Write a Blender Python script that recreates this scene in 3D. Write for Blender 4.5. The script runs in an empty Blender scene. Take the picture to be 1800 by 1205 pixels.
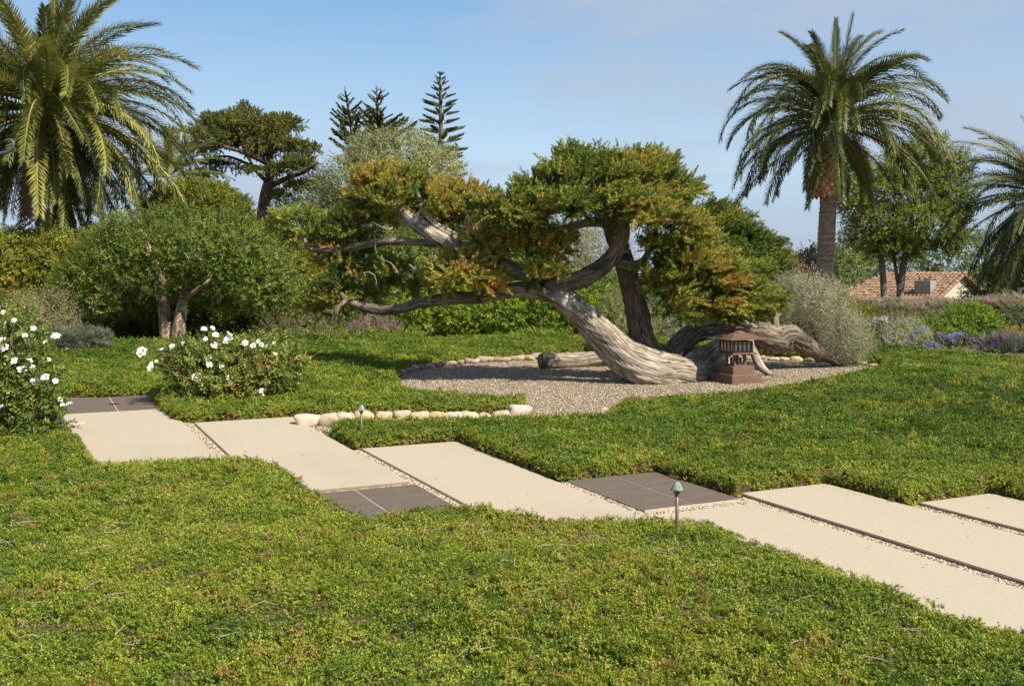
import bpy, bmesh, math, random
import numpy as np
from mathutils import Vector, Matrix, geometry
random.seed(7)
RNG = np.random.default_rng(7)
S = bpy.context.scene
C = S.collection
PI = math.pi

# ------------------------------------------------------------------ camera, sky, sun, exposure
F, HX, HY, H = 1792.0, 900.0, 478.0, 1.75      # focal length, principal column, horizon row (photo pixels), eye height
cam = bpy.data.cameras.new('camera')
cam.sensor_width = 36.0
cam.lens = 36.0 * F / 1800.0
cam.shift_x = 0.0
cam.shift_y = -(602.5 - HY) / 1800.0
cam.clip_start = 0.05
cam.clip_end = 6000
camo = bpy.data.objects.new('camera', cam)
C.objects.link(camo)
camo.location = (0, 0, H)
camo.rotation_euler = (PI / 2, 0, 0)
S.camera = camo

SUN_EL, SUN_AZ = math.radians(46), math.radians(131)     # azimuth clockwise from +Y
w = bpy.data.worlds.new('World')
S.world = w
w.use_nodes = True
nt = w.node_tree
for n in list(nt.nodes):
    nt.nodes.remove(n)


def N(t, kind, **kw):
    n = t.nodes.new(kind)
    for k, v in kw.items():
        if k in n.inputs.keys() and not hasattr(n, k):
            n.inputs[k].default_value = v
        else:
            setattr(n, k, v)
    return n


def ramp(n, stops, interp='LINEAR'):
    cr = n.color_ramp
    cr.interpolation = interp
    while len(cr.elements) > 1:
        cr.elements.remove(cr.elements[-1])
    cr.elements[0].position = stops[0][0]
    cr.elements[0].color = tuple(stops[0][1]) + ((1,) if len(stops[0][1]) == 3 else ())
    for p, c in stops[1:]:
        e = cr.elements.new(p)
        e.color = tuple(c) + ((1,) if len(c) == 3 else ())


sky = N(nt, 'ShaderNodeTexSky', sky_type='NISHITA', sun_disc=False, sun_elevation=SUN_EL, sun_rotation=SUN_AZ,
        altitude=0, air_density=1.0, dust_density=0.6, ozone_density=1.6)
tc = N(nt, 'ShaderNodeTexCoord')
mp = N(nt, 'ShaderNodeMapping')
mp.inputs['Scale'].default_value = (1.1, 1.1, 5.0)
mp.inputs['Location'].default_value = (0.35, 0.2, 0.15)
nz = N(nt, 'ShaderNodeTexNoise')
nz.inputs['Scale'].default_value = 2.2
nz.inputs['Detail'].default_value = 7
nz.inputs['Roughness'].default_value = 0.55
rp = N(nt, 'ShaderNodeValToRGB')
ramp(rp, [(0.40, (0, 0, 0)), (0.62, (1, 1, 1))])
cl = N(nt, 'ShaderNodeMix', data_type='RGBA')
cl.inputs[7].default_value = (2.5, 2.95, 3.7, 1)          # thin pale stratus
mu = N(nt, 'ShaderNodeMath', operation='MULTIPLY')
mu.inputs[1].default_value = 0.9
bg = N(nt, 'ShaderNodeBackground')
bg.inputs["Strength"].default_value = 0.115
wo = N(nt, 'ShaderNodeOutputWorld')
L = nt.links.new
L(tc.outputs['Generated'], mp.inputs['Vector'])
L(mp.outputs['Vector'], nz.inputs['Vector'])
L(nz.outputs['Fac'], rp.inputs['Fac'])
L(rp.outputs['Color'], mu.inputs[0])
# marine haze: the lower sky pales evenly towards the horizon all round
sx = N(nt, 'ShaderNodeSeparateXYZ')
L(tc.outputs['Generated'], sx.inputs[0])
hz = N(nt, 'ShaderNodeValToRGB')
ramp(hz, [(0.0, (2.15, 2.8, 3.6)), (0.05, (2.4, 3.15, 4.0)), (0.11, (2.75, 3.75, 4.65)), (0.25, (1.35, 2.5, 4.05)), (0.6, (0.75, 1.7, 3.6))])
hf = N(nt, 'ShaderNodeValToRGB')
ramp(hf, [(0.0, (.92,) * 3), (0.3, (.85,) * 3), (0.8, (0,) * 3)])
L(sx.outputs['Z'], hz.inputs['Fac'])
L(sx.outputs['Z'], hf.inputs['Fac'])
hm = N(nt, 'ShaderNodeMix', data_type='RGBA')
L(hf.outputs['Color'], hm.inputs[0])
L(sky.outputs['Color'], hm.inputs[6])
L(hz.outputs['Color'], hm.inputs[7])
L(mu.outputs[0], cl.inputs[0])
L(hm.outputs[2], cl.inputs[6])
L(cl.outputs[2], bg.inputs['Color'])
L(bg.outputs['Background'], wo.inputs['Surface'])

sl = bpy.data.lights.new('sun', 'SUN')
sl.energy = 5.0
sl.angle = math.radians(0.53)
sl.color = (1.0, 0.93, 0.80)
so = bpy.data.objects.new('sun', sl)
C.objects.link(so)
sd = Vector((math.sin(SUN_AZ) * math.cos(SUN_EL), math.cos(SUN_AZ) * math.cos(SUN_EL), math.sin(SUN_EL)))
so.rotation_euler = sd.to_track_quat('Z', 'Y').to_euler()
so.location = sd * 60

S.view_settings.view_transform = 'Standard'
S.view_settings.look = 'None'
S.view_settings.exposure = 0.72
S.view_settings.gamma = 1
S.view_settings.use_curve_mapping = False
S.cycles.max_bounces = 8
S.cycles.transparent_max_bounces = 8


# ------------------------------------------------------------------ helpers
def PX(x, y, Y):
    """photo pixel at distance Y -> point"""
    return np.array([(x - HX) * Y / F, Y, H - (y - HY) * Y / F])


def GP(x, y, z=0.0):
    """photo pixel on the level z -> plan point"""
    Y = F * (H - z) / (y - HY)
    return np.array([(x - HX) * Y / F, Y])


AX = np.array([-.4265, .9045])       # along the path slabs (away from us)
BX = np.array([.9045, .4265])


def AB(a, b):
    return AX * a + BX * b


def lk(o, parent=None):
    C.objects.link(o)
    if parent is not None:
        o.parent = parent
    return o


def tag(o, label=None, cat=None, group=None, kind=None):
    if label: o['label'] = label
    if cat: o['category'] = cat
    if group: o['group'] = group
    if kind: o['kind'] = kind
    return o


def empty(name, loc, rz=0.0, label=None, cat=None, group=None):
    o = bpy.data.objects.new(name, None)
    o.empty_display_size = 0.2
    o.location = [float(v) for v in loc]
    o.rotation_euler = (0, 0, rz)
    C.objects.link(o)
    return tag(o, label, cat, group)


def mesh_of(name, v, f, mats, uv=None, smooth=False, mi=None):
    me = bpy.data.meshes.new(name)
    me.from_pydata([tuple(map(float, p)) for p in v], [], [tuple(map(int, q)) for q in f])
    for m in (mats if isinstance(mats, (list, tuple)) else [mats]):
        me.materials.append(m)
    if uv is not None:
        ul = me.uv_layers.new(name='uv')
        li = np.empty(len(me.loops), dtype=np.int32)
        me.loops.foreach_get('vertex_index', li)
        ul.data.foreach_set('uv', np.asarray(uv, dtype=np.float32)[li].ravel())
    if smooth:
        me.polygons.foreach_set('use_smooth', [True] * len(me.polygons))
    if mi is not None:
        me.polygons.foreach_set('material_index', mi)
    me.update()
    return me


def obj(name, me, parent=None, world=False):
    """link a mesh; world=True: its vertices are in world space, parent only moved by location/rotation"""
    o = bpy.data.objects.new(name, me)
    lk(o, parent)
    if parent is not None and world:
        o.matrix_parent_inverse = (Matrix.Translation(parent.location) @ parent.rotation_euler.to_matrix().to_4x4()).inverted()
    return o


class MB:
    def __init__(s): s.v = []; s.f = []; s.m = []

    def add(s, v, f, mi=0):
        k = len(s.v)
        s.v += [tuple(map(float, p)) for p in v]
        s.f += [tuple(int(i) + k for i in q) for q in f]
        s.m += [mi] * len(f)
        return s

    def box(s, c, d, rz=0.0, taper=1.0, mi=0):
        x, y, z = [q / 2 for q in d]
        P = [(-x, -y, -z), (x, -y, -z), (x, y, -z), (-x, y, -z)] + [(-x * taper, -y * taper, z), (x * taper, -y * taper, z), (x * taper, y * taper, z), (-x * taper, y * taper, z)]
        cs, sn = math.cos(rz), math.sin(rz)
        P = [(c[0] + p[0] * cs - p[1] * sn, c[1] + p[0] * sn + p[1] * cs, c[2] + p[2]) for p in P]
        return s.add(P, [(3, 2, 1, 0), (4, 5, 6, 7), (0, 1, 5, 4), (1, 2, 6, 5), (2, 3, 7, 6), (3, 0, 4, 7)], mi)

    def lathe(s, prof, n=20, c=(0, 0, 0), mi=0):
        k = len(prof)
        P = []
        for i in range(n):
            a = 2 * PI * i / n
            P += [(c[0] + r * math.cos(a), c[1] + r * math.sin(a), c[2] + z) for r, z in prof]
        Q = []
        for i in range(n):
            j = (i + 1) % n
            Q += [(i * k + q, j * k + q, j * k + q + 1, i * k + q + 1) for q in range(k - 1)]
        return s.add(P, Q, mi)

    def tube(s, pts, rad, n=8, mi=0):
        v, f, _ = tube_geo(pts, rad, n)
        return s.add(v, f, mi)

    def mesh(s, name, mats, smooth=False):
        return mesh_of(name, s.v, s.f, mats, smooth=smooth, mi=s.m)

    def build(s, name, mats, parent=None, smooth=False, bevel=0.0, world=False):
        o = obj(name, s.mesh(name, mats, smooth), parent, world)
        if bevel:
            b = o.modifiers.new('bevel', 'BEVEL'); b.width = bevel; b.segments = 2; b.limit_method = 'ANGLE'
        return o


def smoothpath(pts, rad, step):
    """Catmull-Rom through the points, resampled"""
    P = np.asarray(pts, float); R = np.asarray(rad, float)
    if len(P) < 3:
        n = max(2, int(np.linalg.norm(P[-1] - P[0]) / step) + 1)
        t = np.linspace(0, 1, n)[:, None]
        return P[0] * (1 - t) + P[-1] * t, R[0] * (1 - t[:, 0]) + R[-1] * t[:, 0]
    E = np.vstack([2 * P[0] - P[1], P, 2 * P[-1] - P[-2]])
    o, q = [], []
    for i in range(1, len(E) - 2):
        n = max(2, int(np.linalg.norm(E[i + 1] - E[i]) / step))
        for k in range(n):
            t = k / n
            a, b, c, d = E[i - 1], E[i], E[i + 1], E[i + 2]
            o.append(.5 * (2 * b + (c - a) * t + (2 * a - 5 * b + 4 * c - d) * t * t + (3 * b - a - 3 * c + d) * t ** 3))
            q.append(R[i - 1] * (1 - t) + R[i] * t)
    o.append(P[-1]); q.append(R[-1])
    return np.array(o), np.array(q)


def tube_geo(pts, rad, n=8, ridge=0.0, nr=7, twist=0.0, knob=0.0, seed=0, cap=True):
    P = np.asarray(pts, float); R = np.asarray(rad, float)
    T = np.gradient(P, axis=0)
    T /= np.linalg.norm(T, axis=1)[:, None] + 1e-9
    up = np.array([0, 0, 1.]) if abs(T[0][2]) < .9 else np.array([1., 0, 0])
    U = np.cross(T[0], up); U /= np.linalg.norm(U)
    rg = np.random.default_rng(seed)
    ph = rg.uniform(0, 2 * PI, 12)
    a = np.arange(n) * 2 * PI / n
    v, uv = [], []
    d = 0.0
    for i in range(len(P)):
        U = U - T[i] * (U @ T[i]); U /= np.linalg.norm(U)
        W = np.cross(T[i], U)
        if i: d += np.linalg.norm(P[i] - P[i - 1])
        r = np.full(n, R[i])
        if ridge:
            aa = a + twist * d + .35 * np.sin(d * 2.1 + ph[0]) + .15 * np.sin(d * 7 + ph[3] + 3 * a)
            w1 = np.abs(np.sin(aa * nr / 2 + ph[1] + .6 * np.sin(d * 3 + ph[2])))
            w2 = np.abs(np.sin(aa * nr * 1.5 + ph[4] + .9 * np.sin(d * 5 + ph[5])))
            r = r * (1 + ridge * (1.0 * w1 + .6 * w2 - .8))
        if knob:
            r = r * (1 + knob * (np.sin(2 * a + d * 2.3 + ph[6]) * .5 + np.sin(a * 3 - d * 4.1 + ph[7]) * .35 + np.sin(a - d * 1.3 + ph[8]) * .5))
        v.append(P[i] + np.outer(np.cos(a) * r, U) + np.outer(np.sin(a) * r, W))
        uv.append(np.stack([a / (2 * PI) * 2 * PI * max(R.mean(), 1e-3), np.full(n, d)], 1))
    v = np.vstack(v); uv = np.vstack(uv)
    f = []
    for i in range(len(P) - 1):
        for k in range(n):
            j = (k + 1) % n
            f.append((i * n + k, i * n + j, (i + 1) * n + j, (i + 1) * n + k))
    if cap:
        f.append(tuple(range(n - 1, -1, -1)))
        f.append(tuple(range((len(P) - 1) * n, len(P) * n)))
    return v, f, uv


def limb(name, parent, pts, rad, mat, n=12, step=.06, ridge=.1, nr=7, twist=0., knob=.06, seed=None, label=None):
    p, r = smoothpath(pts, rad, step)
    v, f, uv = tube_geo(p, r, n, ridge, nr, twist, knob, random.randrange(9999) if seed is None else seed)
    o = obj(name, mesh_of(name, v, f, mat, uv, smooth=True), parent, True)
    return tag(o, label)


def limbpx(name, parent, q, mat, **kw):
    """q: (px, py, distance, radius px)"""
    return limb(name, parent, [PX(a, b, c) for a, b, c, d in q], [d * c / F for a, b, c, d in q], mat, **kw)


# ------------------------------------------------------------------ materials
def newmat(name):
    m = bpy.data.materials.new(name)
    m.use_nodes = True
    t = m.node_tree
    for n in list(t.nodes):
        t.nodes.remove(n)
    out = N(t, 'ShaderNodeOutputMaterial')
    return m, t, out


def leafmat(name, stops, trans=.3, rough=.5, gloss=.4, src='tint', scale=None):
    """colour from the per-instance 'tint' attribute (or object random), with a little per-leaf noise"""
    m, t, out = newmat(name)
    if src == 'tint':
        a = N(t, 'ShaderNodeAttribute', attribute_type='INSTANCER', attribute_name='tint'); fac = a.outputs['Fac']
    else:
        a = N(t, 'ShaderNodeObjectInfo'); fac = a.outputs['Random']
    geo = N(t, 'ShaderNodeNewGeometry')
    mixr = N(t, 'ShaderNodeMath', operation='MULTIPLY_ADD')
    mixr.inputs[1].default_value = .22
    sub = N(t, 'ShaderNodeMath', operation='SUBTRACT'); sub.inputs[1].default_value = .11
    t.links.new(geo.outputs['Random Per Island'], mixr.inputs[0])
    t.links.new(fac, mixr.inputs[2])
    t.links.new(mixr.outputs[0], sub.inputs[0])
    r = N(t, 'ShaderNodeValToRGB'); ramp(r, stops)
    t.links.new(sub.outputs[0], r.inputs['Fac'])
    hs = N(t, 'ShaderNodeHueSaturation')
    mr = N(t, 'ShaderNodeMapRange'); mr.inputs[3].default_value = .75; mr.inputs[4].default_value = 1.25
    t.links.new(geo.outputs['Random Per Island'], mr.inputs[0])
    t.links.new(mr.outputs[0], hs.inputs['Value'])
    t.links.new(r.outputs['Color'], hs.inputs['Color'])
    b = N(t, 'ShaderNodeBsdfPrincipled'); b.inputs['Roughness'].default_value = rough
    b.inputs['Specular IOR Level'].default_value = gloss
    tr = N(t, 'ShaderNodeBsdfTranslucent')
    mx = N(t, 'ShaderNodeMixShader'); mx.inputs[0].default_value = trans
    t.links.new(hs.outputs['Color'], b.inputs['Base Color'])
    t.links.new(hs.outputs['Color'], tr.inputs['Color'])
    t.links.new(b.outputs[0], mx.inputs[1]); t.links.new(tr.outputs[0], mx.inputs[2])
    t.links.new(mx.outputs[0], out.inputs['Surface'])
    return m


def noisemat(name, stops, scale=8., rough=.8, bump=.3, bumpscale=None, detail=8, dist=.02, gloss=.3, metal=0., stretch=(1, 1, 1), coord='Object', spec2=None, objvar=0.):
    m, t, out = newmat(name)
    c = N(t, 'ShaderNodeTexCoord')
    mp = N(t, 'ShaderNodeMapping'); mp.inputs['Scale'].default_value = stretch
    t.links.new(c.outputs[coord], mp.inputs['Vector'])
    n = N(t, 'ShaderNodeTexNoise'); n.inputs['Scale'].default_value = scale; n.inputs['Detail'].default_value = detail; n.inputs['Roughness'].default_value = .62
    t.links.new(mp.outputs[0], n.inputs['Vector'])
    r = N(t, 'ShaderNodeValToRGB'); ramp(r, stops)
    t.links.new(n.outputs['Fac'], r.inputs['Fac'])
    col = r.outputs['Color']
    if spec2:                                   # a second, coarser stain layer: (scale, colour, low, high, amount)
        n2 = N(t, 'ShaderNodeTexNoise'); n2.inputs['Scale'].default_value = spec2[0]; n2.inputs['Detail'].default_value = 5
        t.links.new(mp.outputs[0], n2.inputs['Vector'])
        r2 = N(t, 'ShaderNodeValToRGB'); ramp(r2, [(spec2[2], (0, 0, 0)), (spec2[3], (spec2[4],) * 3)])
        t.links.new(n2.outputs['Fac'], r2.inputs['Fac'])
        mx = N(t, 'ShaderNodeMix', data_type='RGBA'); mx.inputs[7].default_value = tuple(spec2[1]) + (1,)
        t.links.new(r2.outputs['Color'], mx.inputs[0]); t.links.new(col, mx.inputs[6])
        col = mx.outputs[2]
    b = N(t, 'ShaderNodeBsdfPrincipled'); b.inputs['Roughness'].default_value = rough
    b.inputs['Specular IOR Level'].default_value = gloss; b.inputs['Metallic'].default_value = metal
    if objvar:                                  # each stone its own tone
        oi = N(t, 'ShaderNodeObjectInfo'); hv = N(t, 'ShaderNodeHueSaturation'); m1 = N(t, 'ShaderNodeMapRange'); m1.inputs[3].default_value = 1 - objvar; m1.inputs[4].default_value = 1 + objvar * .1
        m2 = N(t, 'ShaderNodeMapRange'); m2.inputs[3].default_value = .6; m2.inputs[4].default_value = 1.3
        w_ = N(t, 'ShaderNodeMath', operation='FRACT'); x7 = N(t, 'ShaderNodeMath', operation='MULTIPLY'); x7.inputs[1].default_value = 7.31
        t.links.new(oi.outputs['Random'], m1.inputs[0]); t.links.new(oi.outputs['Random'], x7.inputs[0]); t.links.new(x7.outputs[0], w_.inputs[0]); t.links.new(w_.outputs[0], m2.inputs[0])
        t.links.new(m1.outputs[0], hv.inputs['Value']); t.links.new(m2.outputs[0], hv.inputs['Saturation']); t.links.new(col, hv.inputs['Color']); col = hv.outputs['Color']
    t.links.new(col, b.inputs['Base Color'])
    if bump:
        nb = N(t, 'ShaderNodeTexNoise'); nb.inputs['Scale'].default_value = bumpscale or scale * 2; nb.inputs['Detail'].default_value = 6
        t.links.new(mp.outputs[0], nb.inputs['Vector'])
        bp = N(t, 'ShaderNodeBump'); bp.inputs['Strength'].default_value = bump; bp.inputs['Distance'].default_value = dist
        t.links.new(nb.outputs['Fac'], bp.inputs['Height'])
        t.links.new(bp.outputs[0], b.inputs['Normal'])
    t.links.new(b.outputs[0], out.inputs['Surface'])
    return m


def barkmat(name, dark, light, su=26., sv=2.2, bump=.9, dist=.03):
    """furrowed bark: noise stretched along the limb through the tube's own UV (metres)"""
    m, t, out = newmat(name)
    c = N(t, 'ShaderNodeUVMap', uv_map='uv')
    mp = N(t, 'ShaderNodeMapping'); mp.inputs['Scale'].default_value = (su, sv, 1)
    t.links.new(c.outputs[0], mp.inputs['Vector'])
    n = N(t, 'ShaderNodeTexNoise'); n.inputs['Scale'].default_value = 1.0; n.inputs['Detail'].default_value = 9; n.inputs['Roughness'].default_value = .65; n.inputs['Distortion'].default_value = 1.3
    t.links.new(mp.outputs[0], n.inputs['Vector'])
    r = N(t, 'ShaderNodeValToRGB')
    mid = [(a + b) / 2 for a, b in zip(dark, light)]
    ramp(r, [(.34, [x * .5 for x in dark]), (.44, dark), (.54, mid), (.66, light)])
    t.links.new(n.outputs['Fac'], r.inputs['Fac'])
    oc = N(t, 'ShaderNodeTexCoord')
    n2 = N(t, 'ShaderNodeTexNoise'); n2.inputs['Scale'].default_value = 2.6; n2.inputs['Detail'].default_value = 3
    t.links.new(oc.outputs['Object'], n2.inputs['Vector'])
    hs = N(t, 'ShaderNodeHueSaturation')
    mr = N(t, 'ShaderNodeMapRange'); mr.inputs[1].default_value = .3; mr.inputs[2].default_value = .7; mr.inputs[3].default_value = .65; mr.inputs[4].default_value = 1.25
    t.links.new(n2.outputs['Fac'], mr.inputs[0]); t.links.new(mr.outputs[0], hs.inputs['Value'])
    t.links.new(r.outputs['Color'], hs.inputs['Color'])
    b = N(t, 'ShaderNodeBsdfPrincipled'); b.inputs['Roughness'].default_value = .9; b.inputs['Specular IOR Level'].default_value = .15
    t.links.new(hs.outputs['Color'], b.inputs['Base Color'])
    bp = N(t, 'ShaderNodeBump'); bp.inputs['Strength'].default_value = bump; bp.inputs['Distance'].default_value = dist
    t.links.new(n.outputs['Fac'], bp.inputs['Height']); t.links.new(bp.outputs[0], b.inputs['Normal'])
    t.links.new(b.outputs[0], out.inputs['Surface'])
    return m


def plain(name, col, rough=.5, gloss=.4, metal=0., bump=0., scale=40.):
    return noisemat(name, [(.3, [c * .82 for c in col]), (.7, [min(1, c * 1.15) for c in col])], scale, rough, bump, gloss=gloss, metal=metal)


M = {}
M['concrete'] = noisemat('sand_finished_concrete', [(.3, (.325, .27, .19)), (.5, (.375, .318, .23)), (.7, (.425, .365, .272))], 160., .85, .25, 260., dist=.004,
                         spec2=(1.1, (.29, .24, .17), .52, .78, .55), stretch=(1, .35, 1))
M['slab_side'] = noisemat('slab_side', [(.3, (.16, .12, .08)), (.7, (.26, .20, .13))], 30., .9, .3)
M['tile'] = noisemat('brown_porcelain', [(.3, (.085, .064, .047)), (.7, (.145, .112, .084))], 5., .68, .06, 60., dist=.003, gloss=.25, stretch=(1, 9, 1),
                     spec2=(.8, (.17, .135, .105), .5, .8, .4))
M['grout'] = plain('grout', (.42, .35, .27), .9)
M['thatch'] = noisemat('dead_stem_thatch', [(.3, (.03, .02, .01)), (.5, (.075, .05, .022)), (.7, (.14, .09, .045))], 60., .95, .8, 90., dist=.02)
M['soil'] = noisemat('garden_soil', [(.3, (.06, .045, .03)), (.7, (.14, .11, .07))], 6., .95, .5, 20.)
M['meadow'] = noisemat('rough_ground', [(.3, (.05, .06, .02)), (.7, (.12, .11, .05))], .6, .95, .4, 3.)
M['stone'] = noisemat('cream_sandstone', [(.25, (.37, .26, .135)), (.5, (.48, .38, .245)), (.75, (.56, .475, .345))], 9., .85, .45, 30., dist=.02, spec2=(4., (.46, .29, .12), .5, .75, .7), objvar=.18)
M['stone_tan'] = noisemat('tan_fieldstone', [(.25, (.26, .18, .10)), (.5, (.42, .33, .22)), (.75, (.52, .45, .35))], 9., .85, .45, 30., dist=.02, spec2=(5., (.45, .26, .10), .52, .75, .7), objvar=.45)
M['bark'] = barkmat('weathered_grey_bark', (.17, .13, .092), (.66, .58, .47), 46., 2.6, 1.0, .035)
M['bark_mid'] = barkmat('brown_grey_bark', (.10, .075, .052), (.42, .345, .26), 46., 2.6, 1.0, .035)
M['bark_dark'] = barkmat('dark_furrowed_bark', (.10, .07, .05), (.38, .30, .22), 46., 2.6, 1.0, .03)
M['bark_tan'] = barkmat('flaky_tan_bark', (.16, .11, .07), (.50, .40, .28), 12., 5., .8)
M['bark_grey'] = barkmat('smooth_grey_bark', (.12, .10, .08), (.30, .26, .21), 8., 5., .4)
M['bark_far'] = barkmat('cypress_bark', (.075, .055, .04), (.22, .165, .115), 10., 1.5, .6)
M['wood_end'] = noisemat('cut_wood', [(.3, (.05, .035, .025)), (.7, (.2, .11, .05))], 14., .9, .5)
M['palm_trunk'] = noisemat('palm_trunk', [(.3, (.15, .10, .07)), (.5, (.30, .21, .14)), (.7, (.44, .32, .22))], 6., .9, .7, 14., dist=.04, stretch=(1, 1, 3))
M['boot'] = noisemat('palm_boots', [(.3, (.18, .09, .04)), (.5, (.42, .25, .12)), (.7, (.58, .38, .20))], 5., .85, .4, 16.)
M['copper'] = noisemat('rust_brown_metal', [(.3, (.12, .062, .042)), (.7, (.18, .098, .068))], 4., .52, .05, 60., gloss=.5, spec2=(9., (.085, .062, .052), .45, .75, .6))
M['verdigris'] = noisemat('verdigris_copper', [(.35, (.06, .075, .06)), (.52, (.17, .235, .20)), (.7, (.33, .42, .38))], 40., .75, .3, 60., dist=.004)
M['post'] = noisemat('brown_copper', [(.3, (.13, .07, .055)), (.7, (.26, .15, .12))], 20., .45, .1, gloss=.5, metal=.3)
M['glass'] = noisemat('milky_pane', [(.3, (.55, .52, .45)), (.7, (.72, .69, .62))], 5., .3, 0, gloss=.6)
M['rooftile'] = noisemat('clay_tile', [(.28, (.06, .038, .028)), (.42, (.17, .098, .06)), (.55, (.28, .17, .10)), (.72, (.40, .29, .19))], 9., .85, .3, 20.)
M['plaster'] = noisemat('old_white_plaster', [(.3, (.33, .28, .20)), (.6, (.50, .45, .35)), (.8, (.58, .54, .45))], 1.6, .9, .3, 12.)
M['chimney'] = noisemat('grey_block', [(.3, (.20, .17, .13)), (.7, (.34, .30, .24))], 5., .9, .4)
M['iron'] = plain('wrought_iron', (.09, .095, .105), .45, .5, .4)
M['reed'] = noisemat('reed', [(.3, (.28, .17, .12)), (.7, (.52, .38, .28))], 9., .9, .2)
M['dead'] = noisemat('dead_twig', [(.3, (.20, .15, .11)), (.7, (.42, .35, .28))], 15., .9, .2)
M['petal'] = leafmat('white_petal', [(0, (.80, .76, .66)), (.5, (.86, .84, .78)), (1, (.88, .86, .82))], .25, .6, .2, src='obj')
M['stem'] = noisemat('green_stem', [(.3, (.10, .09, .04)), (.7, (.17, .13, .06))], 12., .7, .1)

# gravel: coloured cells with relief
m, t, out = newmat('pea_gravel')
c_ = N(t, 'ShaderNodeTexCoord')
vo = N(t, 'ShaderNodeTexVoronoi'); vo.inputs['Scale'].default_value = 62
t.links.new(c_.outputs['Object'], vo.inputs['Vector'])
hsv = N(t, 'ShaderNodeSeparateColor')
t.links.new(vo.outputs['Color'], hsv.inputs[0])
r_ = N(t, 'ShaderNodeValToRGB')
GR = [(0, (.075, .057, .040)), (.25, (.165, .127, .085)), (.5, (.27, .205, .13)), (.75, (.36, .285, .19)), (1, (.47, .41, .31))]
ramp(r_, GR)
t.links.new(hsv.outputs[0], r_.inputs['Fac'])
b_ = N(t, 'ShaderNodeBsdfPrincipled'); b_.inputs['Roughness'].default_value = .85
t.links.new(r_.outputs['Color'], b_.inputs['Base Color'])
bp_ = N(t, 'ShaderNodeBump'); bp_.inputs['Strength'].default_value = 1; bp_.inputs['Distance'].default_value = .02; bp_.invert = True
t.links.new(vo.outputs['Distance'], bp_.inputs['Height']); t.links.new(bp_.outputs[0], b_.inputs['Normal'])
t.links.new(b_.outputs[0], out.inputs['Surface'])
M['gravel'] = m
M['pebble'] = leafmat('pebble', GR, 0.0, .8, .3)


# ------------------------------------------------------------------ leaf shapes
class LB:
    """collects leaf blades"""
    def __init__(s): s.v = []; s.f = []

    def leaf(s, p, d, up, ln, wd, fold=.25, droop=0.):
        p = np.asarray(p, float); d = np.asarray(d, float); d = d / np.linalg.norm(d)
        n = np.asarray(up, float); n = n - d * (n @ d)
        if np.linalg.norm(n) < 1e-4: n = np.cross(d, [1, 0, .1])
        n /= np.linalg.norm(n); sd_ = np.cross(d, n)
        k = len(s.v)
        mid = p + d * ln * .45
        s.v += [p, mid + sd_ * wd / 2 + n * wd * fold, p + d * ln - n * ln * droop, mid - sd_ * wd / 2 + n * wd * fold]
        s.f += [(k, k + 1, k + 2), (k, k + 2, k + 3)]

    def blade(s, p, d, up, ln, wd):
        """narrow blade that is widest near its base"""
        p = np.asarray(p, float); d = np.asarray(d, float); d = d / np.linalg.norm(d)
        n = np.asarray(up, float); n = n - d * (n @ d); n /= (np.linalg.norm(n) + 1e-9); q = np.cross(d, n)
        k = len(s.v)
        s.v += [p + q * wd * .3, p - q * wd * .3, p + d * ln * .5 - q * wd * .5, p + d * ln * .5 + q * wd * .5, p + d * ln]
        s.f += [(k, k + 1, k + 2, k + 3), (k + 3, k + 2, k + 4)]

    def mesh(s, name, mat):
        return mesh_of(name, s.v, s.f, mat)


def rdir(rg):
    v = rg.normal(size=3)
    return v / np.linalg.norm(v)


def sprig_cluster(seed, mat, R=.05, ns=15, hh=.048, ll=.0145, lw=.0105, nl=8):
    """low ground-cover: upright and creeping sprigs set with small oval leaves"""
    rg = np.random.default_rng(seed); b = LB()
    for _ in range(ns):
        q = rg.uniform(-1, 1, 2) * R
        ax = np.array([rg.normal() * .7, rg.normal() * .7, 1.]); ax /= np.linalg.norm(ax)
        h = hh * rg.uniform(.55, 1.15)
        for k in range(nl):
            t_ = .25 + .75 * k / (nl - 1)
            p = np.array([q[0], q[1], -.015]) + ax * h * t_
            a = k * 2.4 + rg.uniform(0, 1)
            d = np.array([math.cos(a), math.sin(a), 0.]) * (1.1 - .35 * t_) + ax * (.30 + .35 * t_)
            b.leaf(p, d, ax, ll * rg.uniform(.75, 1.25), lw, .2)
    return b.mesh('ground_cover_sprig', mat)


def leaf_spray(seed, mat, n=10, L_=.22, ll=.055, lw=.026, spread=.9, droop=.1):
    """a twig with broad leaves"""
    rg = np.random.default_rng(seed); b = LB()
    bend = rg.normal(size=3) * .25
    for k in range(n):
        t_ = (k + .5) / n
        p = np.array([0, 0, 1.]) * L_ * t_ + bend * L_ * t_ * t_
        a = k * 2.4 + rg.uniform(-.4, .4)
        d = np.array([math.cos(a) * spread, math.sin(a) * spread, .25 + .7 * t_])
        b.leaf(p, d, [0, 0, 1], ll * rg.uniform(.7, 1.25), lw * rg.uniform(.8, 1.2), rg.uniform(.05, .3), droop)
    return b.mesh('leaf_spray', mat)


def plume_spray(seed, mat, L_=.2, n=15, tw=.085, wd=.016):
    """juniper or cypress plume: a shoot with forward-swept scale-leaf twigs"""
    rg = np.random.default_rng(seed); b = LB()
    bend = np.array([rg.normal() * .15, rg.normal() * .15, 0])
    for k in range(n):
        t_ = k / n
        p = np.array([0, 0, 1.]) * L_ * t_ + bend * L_ * t_ * t_
        for _ in range(3):
            a = rg.uniform(0, 2 * PI)
            d = np.array([math.cos(a), math.sin(a), .75 + .6 * t_])
            b.blade(p, d, rdir(rg), tw * (1.1 - .5 * t_) * rg.uniform(.7, 1.2), wd)
    b.blade([0, 0, L_ * .8], [bend[0], bend[1], 1], rdir(rg), tw * .8, wd)
    return b.mesh('plume_spray', mat)


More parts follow.
